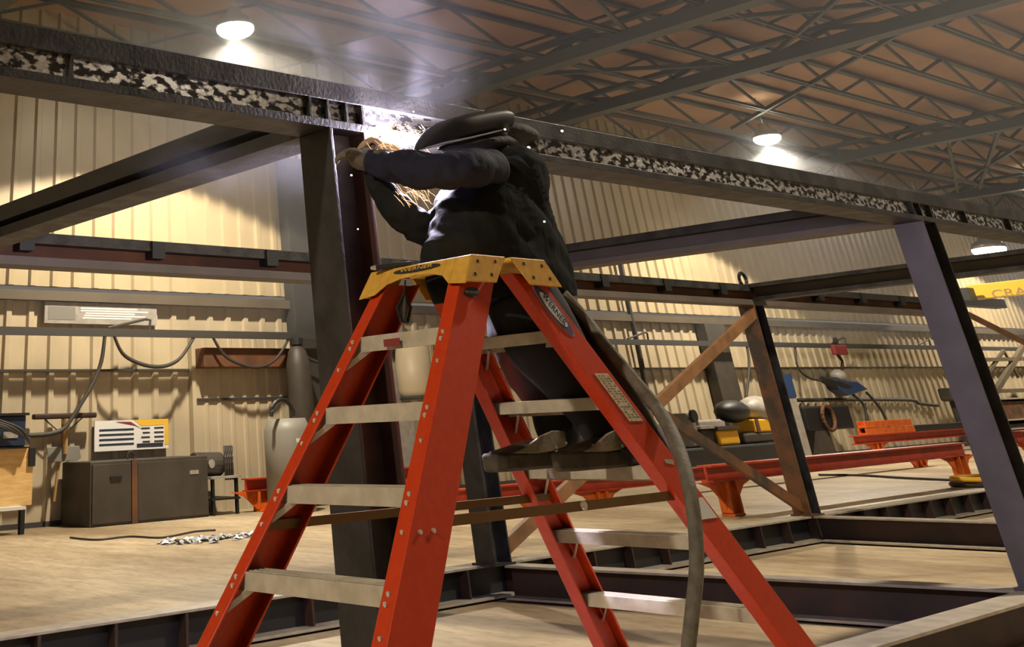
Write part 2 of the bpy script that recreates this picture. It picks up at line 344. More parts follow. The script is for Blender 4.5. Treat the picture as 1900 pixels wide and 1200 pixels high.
angle(at(1800, 585, 1, yb), at(1990, 680, 1, yb), .13, 'pale edged brace descending to the right edge', m='brace')

# ------------------------------------------------------------------ the ladder
LXc, LYc, LZ = 4.236, 3.70, 2.347
def e_(z): return .218+.742*(LZ-z)
def h_(z): return .262+.18*(LZ-z)
lad = thing('step_ladder', 'orange twin-sided step ladder with yellow cap standing in front of the column', 'ladder', (LXc, LYc, 0))
RW, RFL, TH = .17, .075, .014
def rail(sx, sy, z0=0.0, z1=LZ-.06):
    rings = []
    for z in (z0, z1):
        xo = LXc+sx*e_(z); xi = xo-sx*RW; yo = LYc+sy*h_(z); yi = yo-sy*RFL
        rw = .225 if sx < 0 else .19; xi = xo-sx*rw
        pr = [(xo, yo), (xi, yo), (xi, yi), (xi+sx*TH, yi), (xi+sx*TH, yo-sy*TH), (xo-sx*TH, yo-sy*TH), (xo-sx*TH, yi), (xo, yi)]
        rings.append([V((a, b, z)) for a, b in pr])
    r = obj('rail', MB().loft(rings), 'orange', lad, bevel=.004)
    xo = LXc+sx*(e_(0)+.01); yo = LYc+sy*(h_(0)+.008)
    obj('foot', MB().box((xo, yo, 0), (xo-sx*(RW+.03), yo-sy*(RFL+.01), .05)), 'black', r)
    return r
SZ = [2.052, 1.772, 1.492, 1.212, .932, .652, .372]
rails = {(sx, sy): rail(sx, sy) for sx in (-1, 1) for sy in (-1, 1)}
for sx in (-1, 1):
    for z in SZ:
        xo = LXc+sx*(e_(z)); h = h_(z)-.02
        mb = MB(); mb.box((xo, LYc-h, z-.012), (xo-sx*.13, LYc+h, z)); mb.box((xo, LYc-h, z-.062), (xo-sx*.012, LYc+h, z-.012)); mb.box((xo-sx*.118, LYc-h, z-.05), (xo-sx*.13, LYc+h, z-.012))
        for k in range(4): mb.box((xo-sx*(.02+.026*k), LYc-h, z), (xo-sx*(.028+.026*k), LYc+h, z+.003))
        st = obj('step', mb, 'alu', lad)
        for sy in (-1, 1):
            a = V((xo-sx*.03, LYc+sy*(h-.085), z-.045)); b = V((xo-sx*.02+sx*.742*.10, LYc+sy*(h_(z-.11)-.02), z-.125))
            obj('step_brace', MB().bar(a, b, .024, .008, up=(0, 1, 0)), 'alu', st)
            for dz in (.018, .045):
                rv = MB(); x2 = LXc+sx*e_(z-dz); rv.disc((x2-sx*.004, LYc+sy*(h_(z)-.035), z-dz), (sx, 0, 0), .009, .012, 8); obj('rivet', rv, 'rivet', st)
            rv = MB(); x2 = LXc+sx*e_(z-.13); rv.disc((x2-sx*.004, LYc+sy*(h_(z-.13)-.035), z-.13), (sx, 0, 0), .008, .012, 8)
            obj('rivet', rv, 'rivet', st)
for sy, px0, px1 in ((-1, (838, 1004), (1268, 951)), (1, (500, 993), (1006, 940))):
    z = 1.385 if sy < 0 else 1.36
    y = LYc+sy*(h_(z)-.03)
    sp = obj('spreader', MB().box((LXc-e_(z)+.02, y-.006, z-.022), (LXc+e_(z)-.02, y+.006, z+.012)), 'spreader', lad, label='brown metal spreader bar')
    obj('hinge_bolt', MB().disc((LXc+.1, y-.006, z-.004), (0, -1, 0), .016, .012), 'rivet', sp)
for zz in (1.36, ):
    for dx in (.05, .12):
        x = LXc-e_(zz)+dx; obj('bolt', MB().disc((x, LYc-h_(zz)+.003, zz), (0, -1, 0), .008, .012, 8), 'rivet', rails[(-1, -1)])
# cap: two moulded halves with arched aprons
CH = .325
for sx in (-1, 1):
    xo = LXc+sx*.245 if sx < 0 else LXc+.262; xi = LXc+sx*.018
    cap = obj('cap', MB().box((xo, LYc-CH, LZ-.018), (xi, LYc+CH, LZ)), 'yellow', lad, bevel=.006)
    # outer apron, leaning with the rails
    def ap(y, dz): return V((xo+sx*.735*dz*1.0, y, LZ-dz))
    ys = [-1, -.72, -.55, -.3, 0, .3, .55, .72, 1]; dz = [.125, .115, .075, .058, .052, .058, .075, .115, .125]
    if sx > 0: dz = [.118, .105, .075, .058, .052, .058, .075, .105, .118]
    top = [V((xo, LYc+a*CH, LZ)) for a in ys]; bot = [ap(LYc+a*(CH+.012 if abs(a) > .9 else CH), d) for a, d in zip(ys, dz)]
    mb = MB()
    for i in range(len(ys)-1): mb.prism([top[i], top[i+1], bot[i+1], bot[i]], (-sx*.012, 0, 0))
    for sy in (-1, 1):
        a0 = V((xo, LYc+sy*CH, LZ)); a1 = V((xi, LYc+sy*CH, LZ)); b1 = V((LXc+sx*(e_(LZ-.11)-RW-.01), LYc+sy*(CH+.012), LZ-.115)); b0 = ap(LYc+sy*(CH+.012), .118)
        mb.prism([a0, a1, b1, b0], (0, -sy*.012, 0))
    obj('apron', mb, 'yellow', cap, bevel=.004)
    for (u, v_) in ((.22, .25), (.75, .22), (.25, .72), (.78, .72)):
        p = V((xo, LYc-CH, LZ)).lerp(V((xi, LYc-CH, LZ)), u)*(1-v_)+ap(LYc-CH-.012, .118).lerp(V((LXc+sx*(e_(LZ-.11)-RW), LYc-CH-.012, LZ-.115)), u)*v_
        obj('rivet', MB().disc(p+V((0, .004, 0)), (0, -1, 0), .008, .006, 8), 'darkrust', cap)
    if sx < 0:
        u = V((0, -1, 0)); v_ = V((.735, 0, 1)).normalized(); nn = u.cross(v_); nn = -nn if nn.x > 0 else nn
        c = V((xo-.735*.026, LYc-.0, LZ-.026))+nn*.003
        obj('logo_plate', MB().prism([c+u*.15*math.cos(t)+v_*.016*math.sin(t) for t in [2*math.pi*k/24 for k in range(24)]], nn*.003), 'ink', cap)
        text('logo_text', 'WERNER', 'gold', cap, .026, c+nn*.005, u, v_, sx=2.0)
# logos and stickers on the rails (near side web faces)
def onweb(sx, z, dx): return V((LXc+sx*e_(z)-sx*dx, LYc-h_(z)-.002, z))
def webpoly(sx, pts, m, name, par, off=.002):
    return obj(name, MB().prism([onweb(sx, z, dx) for z, dx in pts], (0, -off, 0)), m, par)
rl = rails[(-1, -1)]; rr = rails[(1, -1)]
c0 = (LZ-.155, .085)
webpoly(-1, [(c0[0]+.022*math.sin(t), c0[1]+.05*math.cos(t)) for t in [2*math.pi*k/24 for k in range(24)]], 'black', 'logo_badge', rl)
text('logo_text', 'WERNER', 'pgrey', rl, .018, onweb(-1, c0[0], c0[1])-V((0, .004, 0)), (1, 0, 0), (0, 0, 1), sx=1.2)
def ellip(zc, half, wd, k=20):
    out = []
    for i in range(k):
        t = 2*math.pi*i/k; z = zc+half*math.cos(t)*1.0; out.append((z, .085+wd*math.sin(t)*(1 if True else 0)))
    return out
ra = (onweb(1, 1.9, .085)-onweb(1, 2.2, .085)).normalized()
webpoly(1, ellip(2.135, .115, .055), 'pgrey', 'logo_border', rr, .001)
webpoly(1, ellip(2.135, .108, .048), 'purple', 'logo_badge', rr, .003)
webpoly(1, ellip(2.135, .075, .036), 'white', 'logo_panel', rr, .005)
text('logo_text', 'WERNER', 'ink', rr, .042, onweb(1, 2.135, .085)-V((0, .008, 0)), ra, V((ra.z*-1, 0, ra.x)) if False else ra.cross(V((0, 1, 0))) * (-1 if ra.cross(V((0, 1, 0))).z < 0 else 1), sx=.95)
webpoly(1, [(1.868, .035), (1.868, .138), (1.672, .138), (1.672, .035)], 'cream', 'warning_sticker', rr)
webpoly(1, [(1.365, .02), (1.365, .15), (1.285, .15), (1.285, .02)], 'white', 'warning_sticker', rr)
sl = MB()
for k in range(17):
    z = 1.86-k*.0105
    for q in range(3):
        if random.random() < .25: continue
        d0 = .042+q*.031; d1 = d0+random.uniform(.012, .026); sl.prism([onweb(1, z, d0), onweb(1, z, d1), onweb(1, z-.004, d1), onweb(1, z-.004, d0)], (0, -.003, 0))
obj('sticker_print', sl, 'grey', rr)
webpoly(1, [(1.515, .03), (1.52, .09), (1.505, .10), (1.495, .05)], 'pgrey', 'scuffed_label', rr)
st0 = MB(); x = LXc-e_(2.03); st0.box((x-.002, LYc-.02, 2.0), (x, LYc+.08, 2.03)); obj('step_sticker', st0, 'maroon', lad)

# ------------------------------------------------------------------ the welder
DEP = lambda p: (p-CAM).dot(RM @ V((0, 0, -1)))
def rpx(p, px): return px*DEP(p)/FPX
def pr(px, py, y): return at(px, py, 1, y)
def ringpts(c, a, b, n=18): return [c+a*math.cos(2*math.pi*k/n)+b*math.sin(2*math.pi*k/n) for k in range(n)]
def silh(p, q, y, hw):            # half axis that keeps the seen outline when the ring is deep in Y
    W_ = abs((p-q).x)/2
    dx = abs(hw*(p.x+q.x)/2/y)       # sideways shift of the near edge as seen from the hall
    k = math.sqrt(max(.2, 1-(dx/W_)**2)) if W_ > .05 else 1
    return V(((p-q).x/2*k, 0, (p-q).z/2)) if W_ > abs((p-q).z)/2 else (p-q)/2
def blob(st, n=18):
    """st: list of ((px,py) one side, (px,py) other side, Y centre, Y half width)"""
    rings = []
    for (a, b, y, hw) in st:
        p = pr(*a, y); q = pr(*b, y); rings.append(ringpts((p+q)/2, silh(p, q, y, hw), V((0, hw, 0)), n))
    return MB().loft(rings)
def fold(p, mode):
    if mode == 'torso': al = p.x*.62-p.z*.78; ac = p.x*.78+p.z*.62; q = V((ac*9, al*2.1, p.y*4))
    elif mode == 'sleeve': al = p.x*.3+p.z*.95; ac = p.x*.95-p.z*.3; q = V((ac*11, al*5, p.y*6))
    else: q = V((p.x*7, p.y*7, p.z*5))
    a = noise.noise(q); b = 1-2*abs(noise.noise(q*1.7+V((3, 1, 7))))
    return a*.6+(b-.5)*.5
def cloth(name, rings_fn, m, amp, mode, label=None):
    rings = rings_fn; out = []
    for i, r in enumerate(rings):
        c = sum(r, V((0, 0, 0)))/len(r); e = min(1, i/4, (len(rings)-1-i)/4)
        out.append([p+(p-c).normalized()*amp*fold(p, mode)*e for p in r])
    return obj(name, MB().loft(out), m, man, smooth=True, label=label)
def srings(st, n=56, sq=1.0):
    rings = []
    for (a, b, y, hw) in st:
        p = pr(*a, y); q = pr(*b, y); c = (p+q)/2; A = silh(p, q, y, hw); B = V((0, hw, 0)); r = []
        for k in range(n):
            t = 2*math.pi*k/n; ct, st_ = math.cos(t), math.sin(t)
            r.append(c+A*math.copysign(abs(ct)**sq, ct)+B*math.copysign(abs(st_)**sq, st_))
        rings.append(r)
    return rings
def lrings(st, n=40):
    pts = [pr(a, b, y) for a, b, y, r in st]; rs = [rpx(p, s[3]) for p, s in zip(pts, st)]
    mb = MB().tube(pts, rs, n); return [mb.v[i*n:(i+1)*n] for i in range(len(pts))]
def limb(st, n=16):
    """st: list of (px,py,Y,radius_px)"""
    pts = [pr(a, b, y) for a, b, y, r in st]; rs = [rpx(p, s[3]) for p, s in zip(pts, st)]
    return MB().tube(pts, rs, n)
def dense(st, k=4):
    out = []
    for i in range(len(st)-1):
        for j in range(k):
            t = j/k; t2 = t
            a, b = st[i], st[i+1]
            p0 = st[max(i-1, 0)]; p3 = st[min(i+2, len(st)-1)]
            out.append(tuple(.5*((2*b0)+(-a0+c0)*t+(2*a0-5*b0+4*c0-d0)*t*t+(-a0+3*b0-3*c0+d0)*t**3) for a0, b0, c0, d0 in zip(p0, a, b, p3)))
    out.append(tuple(st[-1])); return out
def fuse(name, mbs, m, parent, voxel=.016, smooth=6, folds=0, label=None):
    mb = MB()
    for q in mbs: mb.add(q.v, q.f)
    o = obj(name, mb, m, parent, smooth=True, label=label)
    r = o.modifiers.new('remesh', 'REMESH'); r.mode = 'VOXEL'; r.voxel_size = voxel; r.use_smooth_shade = True
    s = o.modifiers.new('smooth', 'SMOOTH'); s.iterations = smooth; s.factor = .5
    if folds:
        tx = bpy.data.textures.new(name+'_folds', 'CLOUDS'); tx.noise_scale = .22; tx.noise_depth = 1
        d = o.modifiers.new('folds', 'DISPLACE'); d.texture = tx; d.strength = folds; d.mid_level = .5; d.texture_coords = 'LOCAL'
    return o
feet_z = SZ[2]+.004
man = thing('person', 'person in a black jacket and welding helmet bent over, welding from the ladder', 'person', (5.0, 3.8, feet_z))
YN, YFm = 3.70, 4.05                    # near and far shoulder
tor = [((806, 560), (1064, 552), 3.86, .20), ((788, 500), (1054, 510), 3.86, .225), ((780, 455), (1040, 465), 3.86, .23), ((792, 420), (1022, 425), 3.86, .23), ((800, 385), (1010, 388), 3.87, .23), ((812, 350), (1013, 352), 3.88, .235),
       ((835, 315), (1008, 325), 3.88, .23), ((862, 294), (992, 300), 3.88, .21), ((890, 281), (965, 284), 3.88, .16), ((915, 276), (938, 277), 3.88, .08)]
def dtor(s, k=3):
    fl = [(a[0], a[1], b[0], b[1], y, h) for a, b, y, h in s]; return [((p[0], p[1]), (p[2], p[3]), p[4], p[5]) for p in dense(fl, k)]
armN = [(915, 312, 3.72, 34), (870, 313, 3.68, 33), (825, 318, 3.72, 33), (785, 317, 3.85, 33), (745, 312, 4.02, 30), (705, 303, 4.2, 25), (690, 300, 4.26, 22)]
armF = [(900, 340, 4.02, 34), (850, 395, 4.05, 36), (800, 425, 4.08, 30), (770, 415, 4.14, 30), (740, 390, 4.2, 28), (715, 360, 4.26, 24), (700, 335, 4.3, 20), (695, 318, 4.33, 18)]
legN = [(965, 545, 3.74, 70), (1000, 620, 3.70, 72), (1050, 690, 3.66, 62), (1095, 740, 3.60, 52), (1118, 780, 3.56, 50), (1126, 808, 3.55, 46), (1130, 834, 3.55, 34)]
legF = [(955, 545, 3.98, 64), (962, 620, 3.98, 58), (985, 690, 3.98, 48), (1022, 740, 3.92, 44), (1034, 780, 3.88, 44), (1036, 808, 3.86, 40), (1040, 834, 3.86, 32)]
def shrink(st, f): return [(a, b, y, r*f) for a, b, y, r in st]
headp = pr(925, 258, 3.9)
body = fuse('body', [blob([((a[0]*.9+b[0]*.1, a[1]), (b[0]*.9+a[0]*.1, b[1]), y, h*.85) for a, b, y, h in tor]), limb(shrink(armN, .75)), limb(shrink(armF, .75)), limb(shrink(legN, .8)), limb(shrink(legF, .8)),
    limb([(925, 300, 3.88, 20), (920, 270, 3.9, 20), (915, 250, 3.9, 20)]), MB().ell(pr(912, 252, 3.9), (.13, .085, .075)), MB().ell(pr(893, 263, 3.9), (.03, .03, .03))], 'trouser', man, voxel=.02, label='body clad in black')
cloth('jacket', srings(dtor(tor, 9), 72, .85), 'jacket', .036, 'torso', 'dark charcoal jacket torso')
cloth('sleeve', lrings(dense(armN, 9)), 'sleeve', .03, 'sleeve', 'navy near sleeve')
cloth('sleeve', lrings(dense(armF, 9)), 'jacket', .03, 'sleeve')
0 and fuse('jacket_hem', [limb([(985, 455, 3.66, 20), (1020, 480, 3.65, 24), (1045, 512, 3.66, 16), (1058, 532, 3.68, 7)])], 'jacket', man, folds=.02)
fuse('trousers', [limb(dense(legN, 2)), limb(dense(legF, 2))], 'trouser', man, folds=.03, voxel=.018)
# helmet: lofted shell, nose down to the left
hel = [((774, 279), (776, 274), 3.93, .03), ((786, 276), (792, 252), 3.93, .075), ((808, 272), (815, 229), 3.93, .115), ((840, 264), (838, 219), 3.92, .13), ((870, 257), (868, 212), 3.92, .135), ((900, 249), (898, 208), 3.92, .135), ((914, 246), (913, 208), 3.92, .13), ((926, 243), (926, 213), 3.92, .115), ((934, 240), (935, 221), 3.92, .07)]
obj('helmet_shell', MB().loft(srings(dtor(hel, 4), 32, .62)), 'helmet', man, smooth=True, label='black welding helmet shell')
obj('rim_highlight', MB().tube([pr(a, b, 3.92-.128) for a, b in ((790, 275), (830, 264), (870, 256), (905, 248), (936, 240))], .0045, 8), 'pgrey', man)  # pale grey tube draws the highlight on the shell's lower edge
obj('helmet_knob', MB().disc(pr(936, 238, 3.79), (0, -1, 0), .022, .02, 14), 'helmet', man)
obj('neck_guard', blob(dtor([((822, 277), (826, 268), 3.9, .05), ((850, 282), (852, 262), 3.9, .09), ((885, 284), (888, 254), 3.9, .10), ((922, 284), (926, 250), 3.9, .09), ((945, 280), (947, 256), 3.9, .07)], 2)), 'hood', man, smooth=True)
cap_ = [((915, 262), (922, 228), 3.92, .09), ((938, 270), (938, 227), 3.92, .11), ((960, 275), (960, 231), 3.92, .11), ((978, 275), (978, 241), 3.92, .09), ((988, 272), (989, 255), 3.92, .05)]
fuse('skull_cap', [blob(dtor(cap_, 3)), MB().ell(pr(990, 271, 3.85), (.03, .03, .02))], 'hood', man, voxel=.01, smooth=3, folds=.01)
# gloves with five fingers, closed round the torch and the rod
def glove(cuff, palm, dirs, m, label):
    g = []; c = pr(*cuff[:3]); p = pr(*palm[:3])
    g.append(MB().tube([c, c.lerp(p, .5), p], [cuff[3], (cuff[3]+palm[3])/2*.92, palm[3]], 12)); g.append(MB().ell(p, (palm[3]*1.15, palm[3]*.8, palm[3]*.95)))
    for k, (dx, dy, dz, L) in enumerate(dirs):
        d = V((dx, dy, dz)).normalized(); s0 = p+V((d.x*palm[3]*.5, (k-1.5)*.024 if k < 4 else -palm[3]*.5, d.z*palm[3]*.3+(.02 if k < 4 else -.01)))
        s1 = s0+d*L*.5; s2 = s1+(d+V((-.1, .2, -.7))).normalized()*L*.32; s3 = s2+(d*.3+V((.3, .1, -.9))).normalized()*L*.25
        g.append(MB().tube([s0, s1, s2, s3], [.019, .018, .016, .012], 8))
    return fuse('glove', g, m, man, voxel=.008, smooth=2, label=label)
glove((695, 301, 4.27, .062), (664, 296, 4.34, .055), [(-1, .15, .25, .11), (-1, .2, .2, .12), (-1, .3, .15, .115), (-1, .4, .0, .10), (-.4, -.1, .9, .07)], 'glove', 'grey suede near glove')
glove((735, 281, 4.40, .045), (700, 273, 4.42, .045), [(-1, .1, .15, .10), (-1, .15, .1, .11), (-1, .2, 0, .105), (-1, .3, -.1, .09), (-.5, -.2, .8, .06)], 'tan', 'tan leather far glove')
obj('cuff', MB().tube([pr(700, 301, 4.25), pr(712, 304, 4.2)], [.072, .078], 14), 'glove', man, smooth=True)
# torch held at the arc
tg = thing('welding_torch', 'welding torch held in the gloves, its tip in the arc', 'torch', pr(690, 280, 4.36))
obj('handle', MB().tube([pr(665, 283, 4.38), pr(690, 272, 4.40), pr(700, 262, 4.42)], [.016, .015, .013], 10), 'black', tg)
obj('nozzle', MB().tube([pr(700, 262, 4.42), pr(706, 254, 4.43)], [.013, .010], 10), 'rivet', tg)
# boots: sole, upper, riveted metatarsal flap
def boot(toe, ytoe, heelx, zs, y, label):
    # toe pixel x and heel pixel x at sole height zs
    t = at(toe, ytoe, 1, y); heelx = at(heelx, ytoe, 1, y).x-t.x; 
    def P(u, s, z): return V((t.x+u*heelx, y+s, zs+z))
    b = thing('boot', label, 'boot', (t.x+heelx/2, y, zs))
    b.parent = man; b.location = V((t.x+heelx/2, y, zs))-wpos(man); del b['category']
    pl = [(0, .022), (.015, .045), (.06, .062), (.3, .066), (.55, .055), (.8, .052), (.95, .045), (1, .02)]
    out = [P(u, -w_, 0) for u, w_ in pl]+[P(u, w_, 0) for u, w_ in reversed(pl)]
    inn = [P(.01+u*.98, -w_*.85, 0) for u, w_ in pl]+[P(.01+u*.98, w_*.85, 0) for u, w_ in reversed(pl)]
    up = lambda r, h: [p+V((0, 0, h)) for p in r]
    obj('sole', MB().loft([inn, up(out, .012), up(out, .064), up(inn, .075)]), 'sole', b, smooth=False, bevel=.004)
    rings = []
    for u, w_, z1 in [(.03, .03, .102), (.08, .05, .112), (.2, .056, .13), (.35, .056, .15), (.5, .055, .165), (.65, .055, .18), (.8, .054, .19), (.92, .05, .19), (.98, .035, .18)]:
        z1 = z1*.95-.02; c = P(u, 0, .065+(z1-.065)/2); rings.append(ringpts(c, V((0, 0, (z1-.065)/2)), V((0, w_, 0)), 14))
    obj('upper', MB().loft(rings), 'boot', b, smooth=True)
    fl = [(.10, .098), (.20, .125), (.32, .175), (.42, .198), (.52, .195), (.57, .175), (.56, .145), (.50, .115), (.40, .096), (.28, .090)]
    fl = [(u, z*.82-.008) for u, z in fl]
    obj('flap', MB().loft([[P(u, -.064, z) for u, z in fl], [P(u, -.078, z) for u, z in fl]]), 'flap', b, bevel=.004)
    obj('flap_edge', MB().tube([P(u, -.072, z*.82-.008) for u, z in [(.50, .20), (.575, .185), (.59, .155), (.56, .125), (.50, .10), (.40, .088)]], .009, 6), 'black', b)
    for u, z in ((.545, .165), (.50, .132), (.42, .112)): obj('rivet', MB().disc(P(u, -.077, z*.82-.008), (0, -1, 0), .006, .006, 8), 'rivet', b)
bN = boot(1040, 880, 1262, feet_z-.005, 3.52, 'worn boot with riveted flap on the ladder step, nearer foot')
bF = boot(908, 875, 1150, feet_z-.005, 3.86, 'worn boot with riveted flap on the ladder step, farther foot')

# arc, sparks
one('welding_arc', MB().ell(ARC, (.088, .05, .052), 20, 12, .03), 'arc', 'white-hot welding arc at the top of the column', 'arc')
sp = MB()
for k in range(120):
    a = random.random(); u = random.random()
    px = 700+random.gauss(48, 26); py = 258+random.gauss(0, 13); y = 4.32+random.uniform(-.1, .12)
    c = pr(px, py, y)-V((0, .0, 0)); th = random.uniform(-.9, .4); L = random.uniform(.012, .05)
    d = V((math.cos(th), random.uniform(-.3, .3), math.sin(th))).normalized(); b = d.cross(V((0, 1, 0))).normalized()*L*random.uniform(-.5, .5)
    sp.tube([c-d*L, c+b, c+d*L], [.0005, .0011, .0005], 4)
for k in range(45):
    px = random.uniform(735, 808); py = random.uniform(346, 378); c = pr(px, py, 4.0+random.uniform(0, .2)); L = random.uniform(.015, .05); th = -.5+random.gauss(0, .35)
    d = V((math.cos(th), 0, math.sin(th))); sp.tube([c-d*L, c+V((0, 0, .004)), c+d*L], [.0005, .0011, .0005], 4)
o = obj('welding_sparks', sp, 'spark'); o['kind'] = 'stuff'; o['label'] = 'glowing orange sparks between the arc and the helmet'; o['category'] = 'sparks'
for (px, py, y, r, lb) in [(1043, 243, 3.9, .011, 'small glowing metal bead flying right of the helmet'), (981, 274, 3.75, .013, 'glowing metal bead below the back of the cap'), (767, 207, 4.2, .007, 'tiny glowing bead above the sparks'),
                        (652, 325, 4.4, .008, 'glowing bead beside the glove in front of the column'), (1010, 411, 3.6, .008, 'glowing bead at the welder\'s back'), (664, 425, 4.4, .006, 'glowing bead in front of the column below the glove'), (937, 240, 3.74, .009, 'glowing bead at the helmet hinge')]:
    one('spark_bead', MB().ell(pr(px, py, y), (r*.85, r*.6, r*.6)), 'spark2', lb, 'spark', smooth=True)

# hose bundle looping over the ladder
def path(pts, k=6): return [V(p) for p in dense([tuple(p) for p in pts], k)]
hp = path([pr(1045, 545, 3.66), pr(1085, 590, 3.6), pr(1122, 640, 3.5), pr(1180, 710, 3.38), pr(1228, 770, 3.30), pr(1258, 830, 3.15), pr(1278, 900, 3.02), pr(1290, 980, 2.98), pr(1292, 1060, 2.96), pr(1284, 1140, 2.95), pr(1276, 1215, 2.95), pr(1268, 1320, 2.95)])
one('sheathed_hose', MB().tube(hp, [rpx(p, 10+3*min(1, i/24)) for i, p in enumerate(hp)], 12), 'hose', 'grey leather-sheathed welding hose hanging over the right ladder rail', 'hose', smooth=True)
hp2 = path([pr(1050, 560, 3.7), pr(1085, 610, 3.64), pr(1120, 660, 3.55), pr(1165, 725, 3.47), pr(1205, 790, 3.42), pr(1240, 850, 3.35), pr(1262, 905, 3.3)])
one('black_hose', MB().tube(hp2, [rpx(p, 15) for p in hp2], 10), 'cable', 'black hose running along the outside of the right ladder rail', 'hose', smooth=True)

# ------------------------------------------------------------------ along the back wall
def W(px, py, d=0): return at(px, py, 1, WY-d)
# pipe rail on brackets in front of the wall
RY = .75; zr = W(700, 626, RY).z
rg = thing('crane_rail', 'long thin dark rail running the full width in front of the beige wall', 'rail', (30, WY-RY, zr-.1))
obj('rail_bar', MB().box((8, WY-RY-.05, zr-.085), (100, WY-RY+.05, zr+.085)), 'girt', rg)
for px in (270, 1195, 1560, 1715):
    p = W(px, 612, RY); x = p.x
    obj('bracket', MB().tube([(x-1.1, WY-RY, zr+.1), (x, WY-RY, zr+.32), (x+.15, WY-RY, zr+.3), (x+.12, WY-RY, zr+.08)], .035, 6), 'girt', rg)
# cables hanging from the rail
def sag(name, pxs, r, label, m='cable', d=.75):
    return one(name, MB().tube(path([W(a, b, d) for a, b in pxs]), r, 6), m, label, 'cable', smooth=True)
sag('hanging_cable', [(210, 618), (232, 660), (285, 680), (330, 668), (362, 622)], .045, 'black cable looping below the rail left of the recessed door')
sag('hanging_cable', [(392, 620), (420, 662), (470, 681), (510, 668), (538, 624)], .04, 'black cable looping in front of the recessed door')
sag('hanging_cable', [(548, 624), (570, 662), (600, 674)], .04, 'short black cable disappearing behind the big column')
sag('hanging_cable', [(195, 618), (188, 670), (170, 715), (140, 765), (118, 795), (90, 805), (50, 808)], .05, 'long cable trailing down to the broom head')
sag('hanging_cable', [(1475, 640), (1480, 680), (1500, 700), (1525, 706)], .045, 'cable drooping from the rail to the blue tool', d=.75)
sag('hanging_cable', [(1551, 655), (1563, 672), (1558, 700)], .06, 'red-brown cord between hoist and blue tool', 'darkrust', d=.75)
sag('hanging_cable', [(1580, 730), (1603, 752), (1610, 790)], .06, 'left cable falling from the blue tool', d=.75)
sag('hanging_cable', [(1608, 728), (1635, 760), (1652, 800)], .06, 'right cable falling from the blue tool', d=.75)
sag('hanging_cable', [(1385, 634), (1390, 680), (1384, 740)], .05, 'cord hanging beside the rust-stained column', d=.75)
sag('hanging_cable', [(740, 626), (752, 700), (755, 730), (790, 735), (800, 700)], .05, 'cable looping behind the ladder step')
sag('wall_pipe', [(1150, 480), (1166, 566), (1183, 640), (1202, 735)], .10, 'thin dark pipe on the wall right of the ladder', 'girt', .2)
sag('wall_conduit', [(1420, 742), (1500, 742), (1600, 741), (1690, 742), (1705, 748), (1740, 752)], .07, 'dark conduit along the wall behind the red stands', 'girt', .2)
# recessed door region on the left wall
x0 = W(357, 700).x; x1 = W(548, 700).x
struct('door_1', ribbed(x0, x1, 0, 4.0, WY-.10, pitch=.42, dep=.03), 'wallin')
struct('trim_3', MB().box((x0-.12, WY-.16, 0), (x0, WY, 3.95)), 'wallin')
one('coil_hood', MB().box((x0, WY-.55, W(400, 682, .5).z), (x1-.4, WY-.12, W(400, 645, .5).z)), 'rustweb', 'brown roller hood above the recessed door', 'hood', bevel=.03)
struct('trim_4', MB().box((x0, WY-.16, W(400, 741).z-.03), (x1, WY-.1, W(400, 741).z+.03)), 'girt')
# building columns against the wall
def bcol(px, py, z0, z1, w_, label, m='girt'):
    p = W(px, py, .3); one('building_column', MB().box((p.x-w_/2, WY-.45, z0), (p.x+w_/2, WY-.05, z1)), m, label, 'column', bevel=.01)
bcol(570, 700, 0, ZL+3.8, .8, 'dark building column against the wall left of the big steel column')
bcol(1338, 680, 0, ZL-.35, 1.35, 'grey building column on the wall behind the tan brace', 'cabinet')
bcol(735, 700, 0, ZL-.35, .7, 'pale building column seen between the ladder steps', 'pgrey')
bcol(1795, 650, 0, ZL+2, 2.2, 'far building column beyond the right steel column', 'girt')
# white board
a = W(82, 597, .16); b = W(290, 546, .16); z0 = W(82, 599, .16).z; z1 = min(W(82, 546, .16).z, ZL-.36)
bd = thing('wall_sign', 'long white notice board high on the left wall', 'sign', (a.x, WY-.16, z0))
obj('board', MB().box((a.x, WY-.17, z0), (b.x, WY-.12, z1)), 'pgrey', bd)
ln = MB()
for k in range(5):
    zz = z1-.12-k*(z1-z0-.2)/5; xa = a.x+.95+random.uniform(0, .2); ln.box((xa, WY-.175, zz-.02), (xa+random.uniform(1.2, 2.1), WY-.17, zz+.015))
obj('text_lines', ln, 'white', bd)
ln = MB(); ln.box((a.x+.1, WY-.176, z0+.08), (a.x+.85, WY-.17, z1-.1)); obj('picture_block', ln, 'grey', bd)
# safety poster
a = W(175, 838, .15); b = W(312, 780, .15); z0 = a.z; z1 = W(175, 781, .15).z; zx = b.x-a.x
ps = thing('wall_poster', 'white and yellow safety poster above the dark cabinet', 'poster', (a.x, WY-.15, z0))
obj('sheet', MB().box((a.x, WY-.15, z0), (b.x, WY-.12, z1)), 'white', ps)
y = WY-.155; H = z1-z0
obj('yellow_panel', MB().prism([(a.x+zx*.52, y, z1), (b.x, y, z1), (b.x, y, z0+H*.12), (b.x-.12, y, z0+H*.12), (b.x-.12, y, z1-H*.2), (a.x+zx*.62, y, z1-H*.22)], (0, .004, 0)), 'gold', ps)
obj('maroon_swoosh', MB().prism([(a.x+zx*.28, y-.004, z1-.03), (a.x+zx*.48, y-.004, z1-.04), (a.x+zx*.62, y-.004, z1-H*.3), (a.x+zx*.55, y-.004, z1-H*.2)], (0, .004, 0)), 'maroon', ps)
ln = MB()
for k in range(4): ln.box((a.x+zx*.06, y-.003, z1-H*(.34+.16*k)), (a.x+zx*.52, y, z1-H*(.28+.16*k)))
obj('text_block', ln, 'navy', ps)
ln = MB()
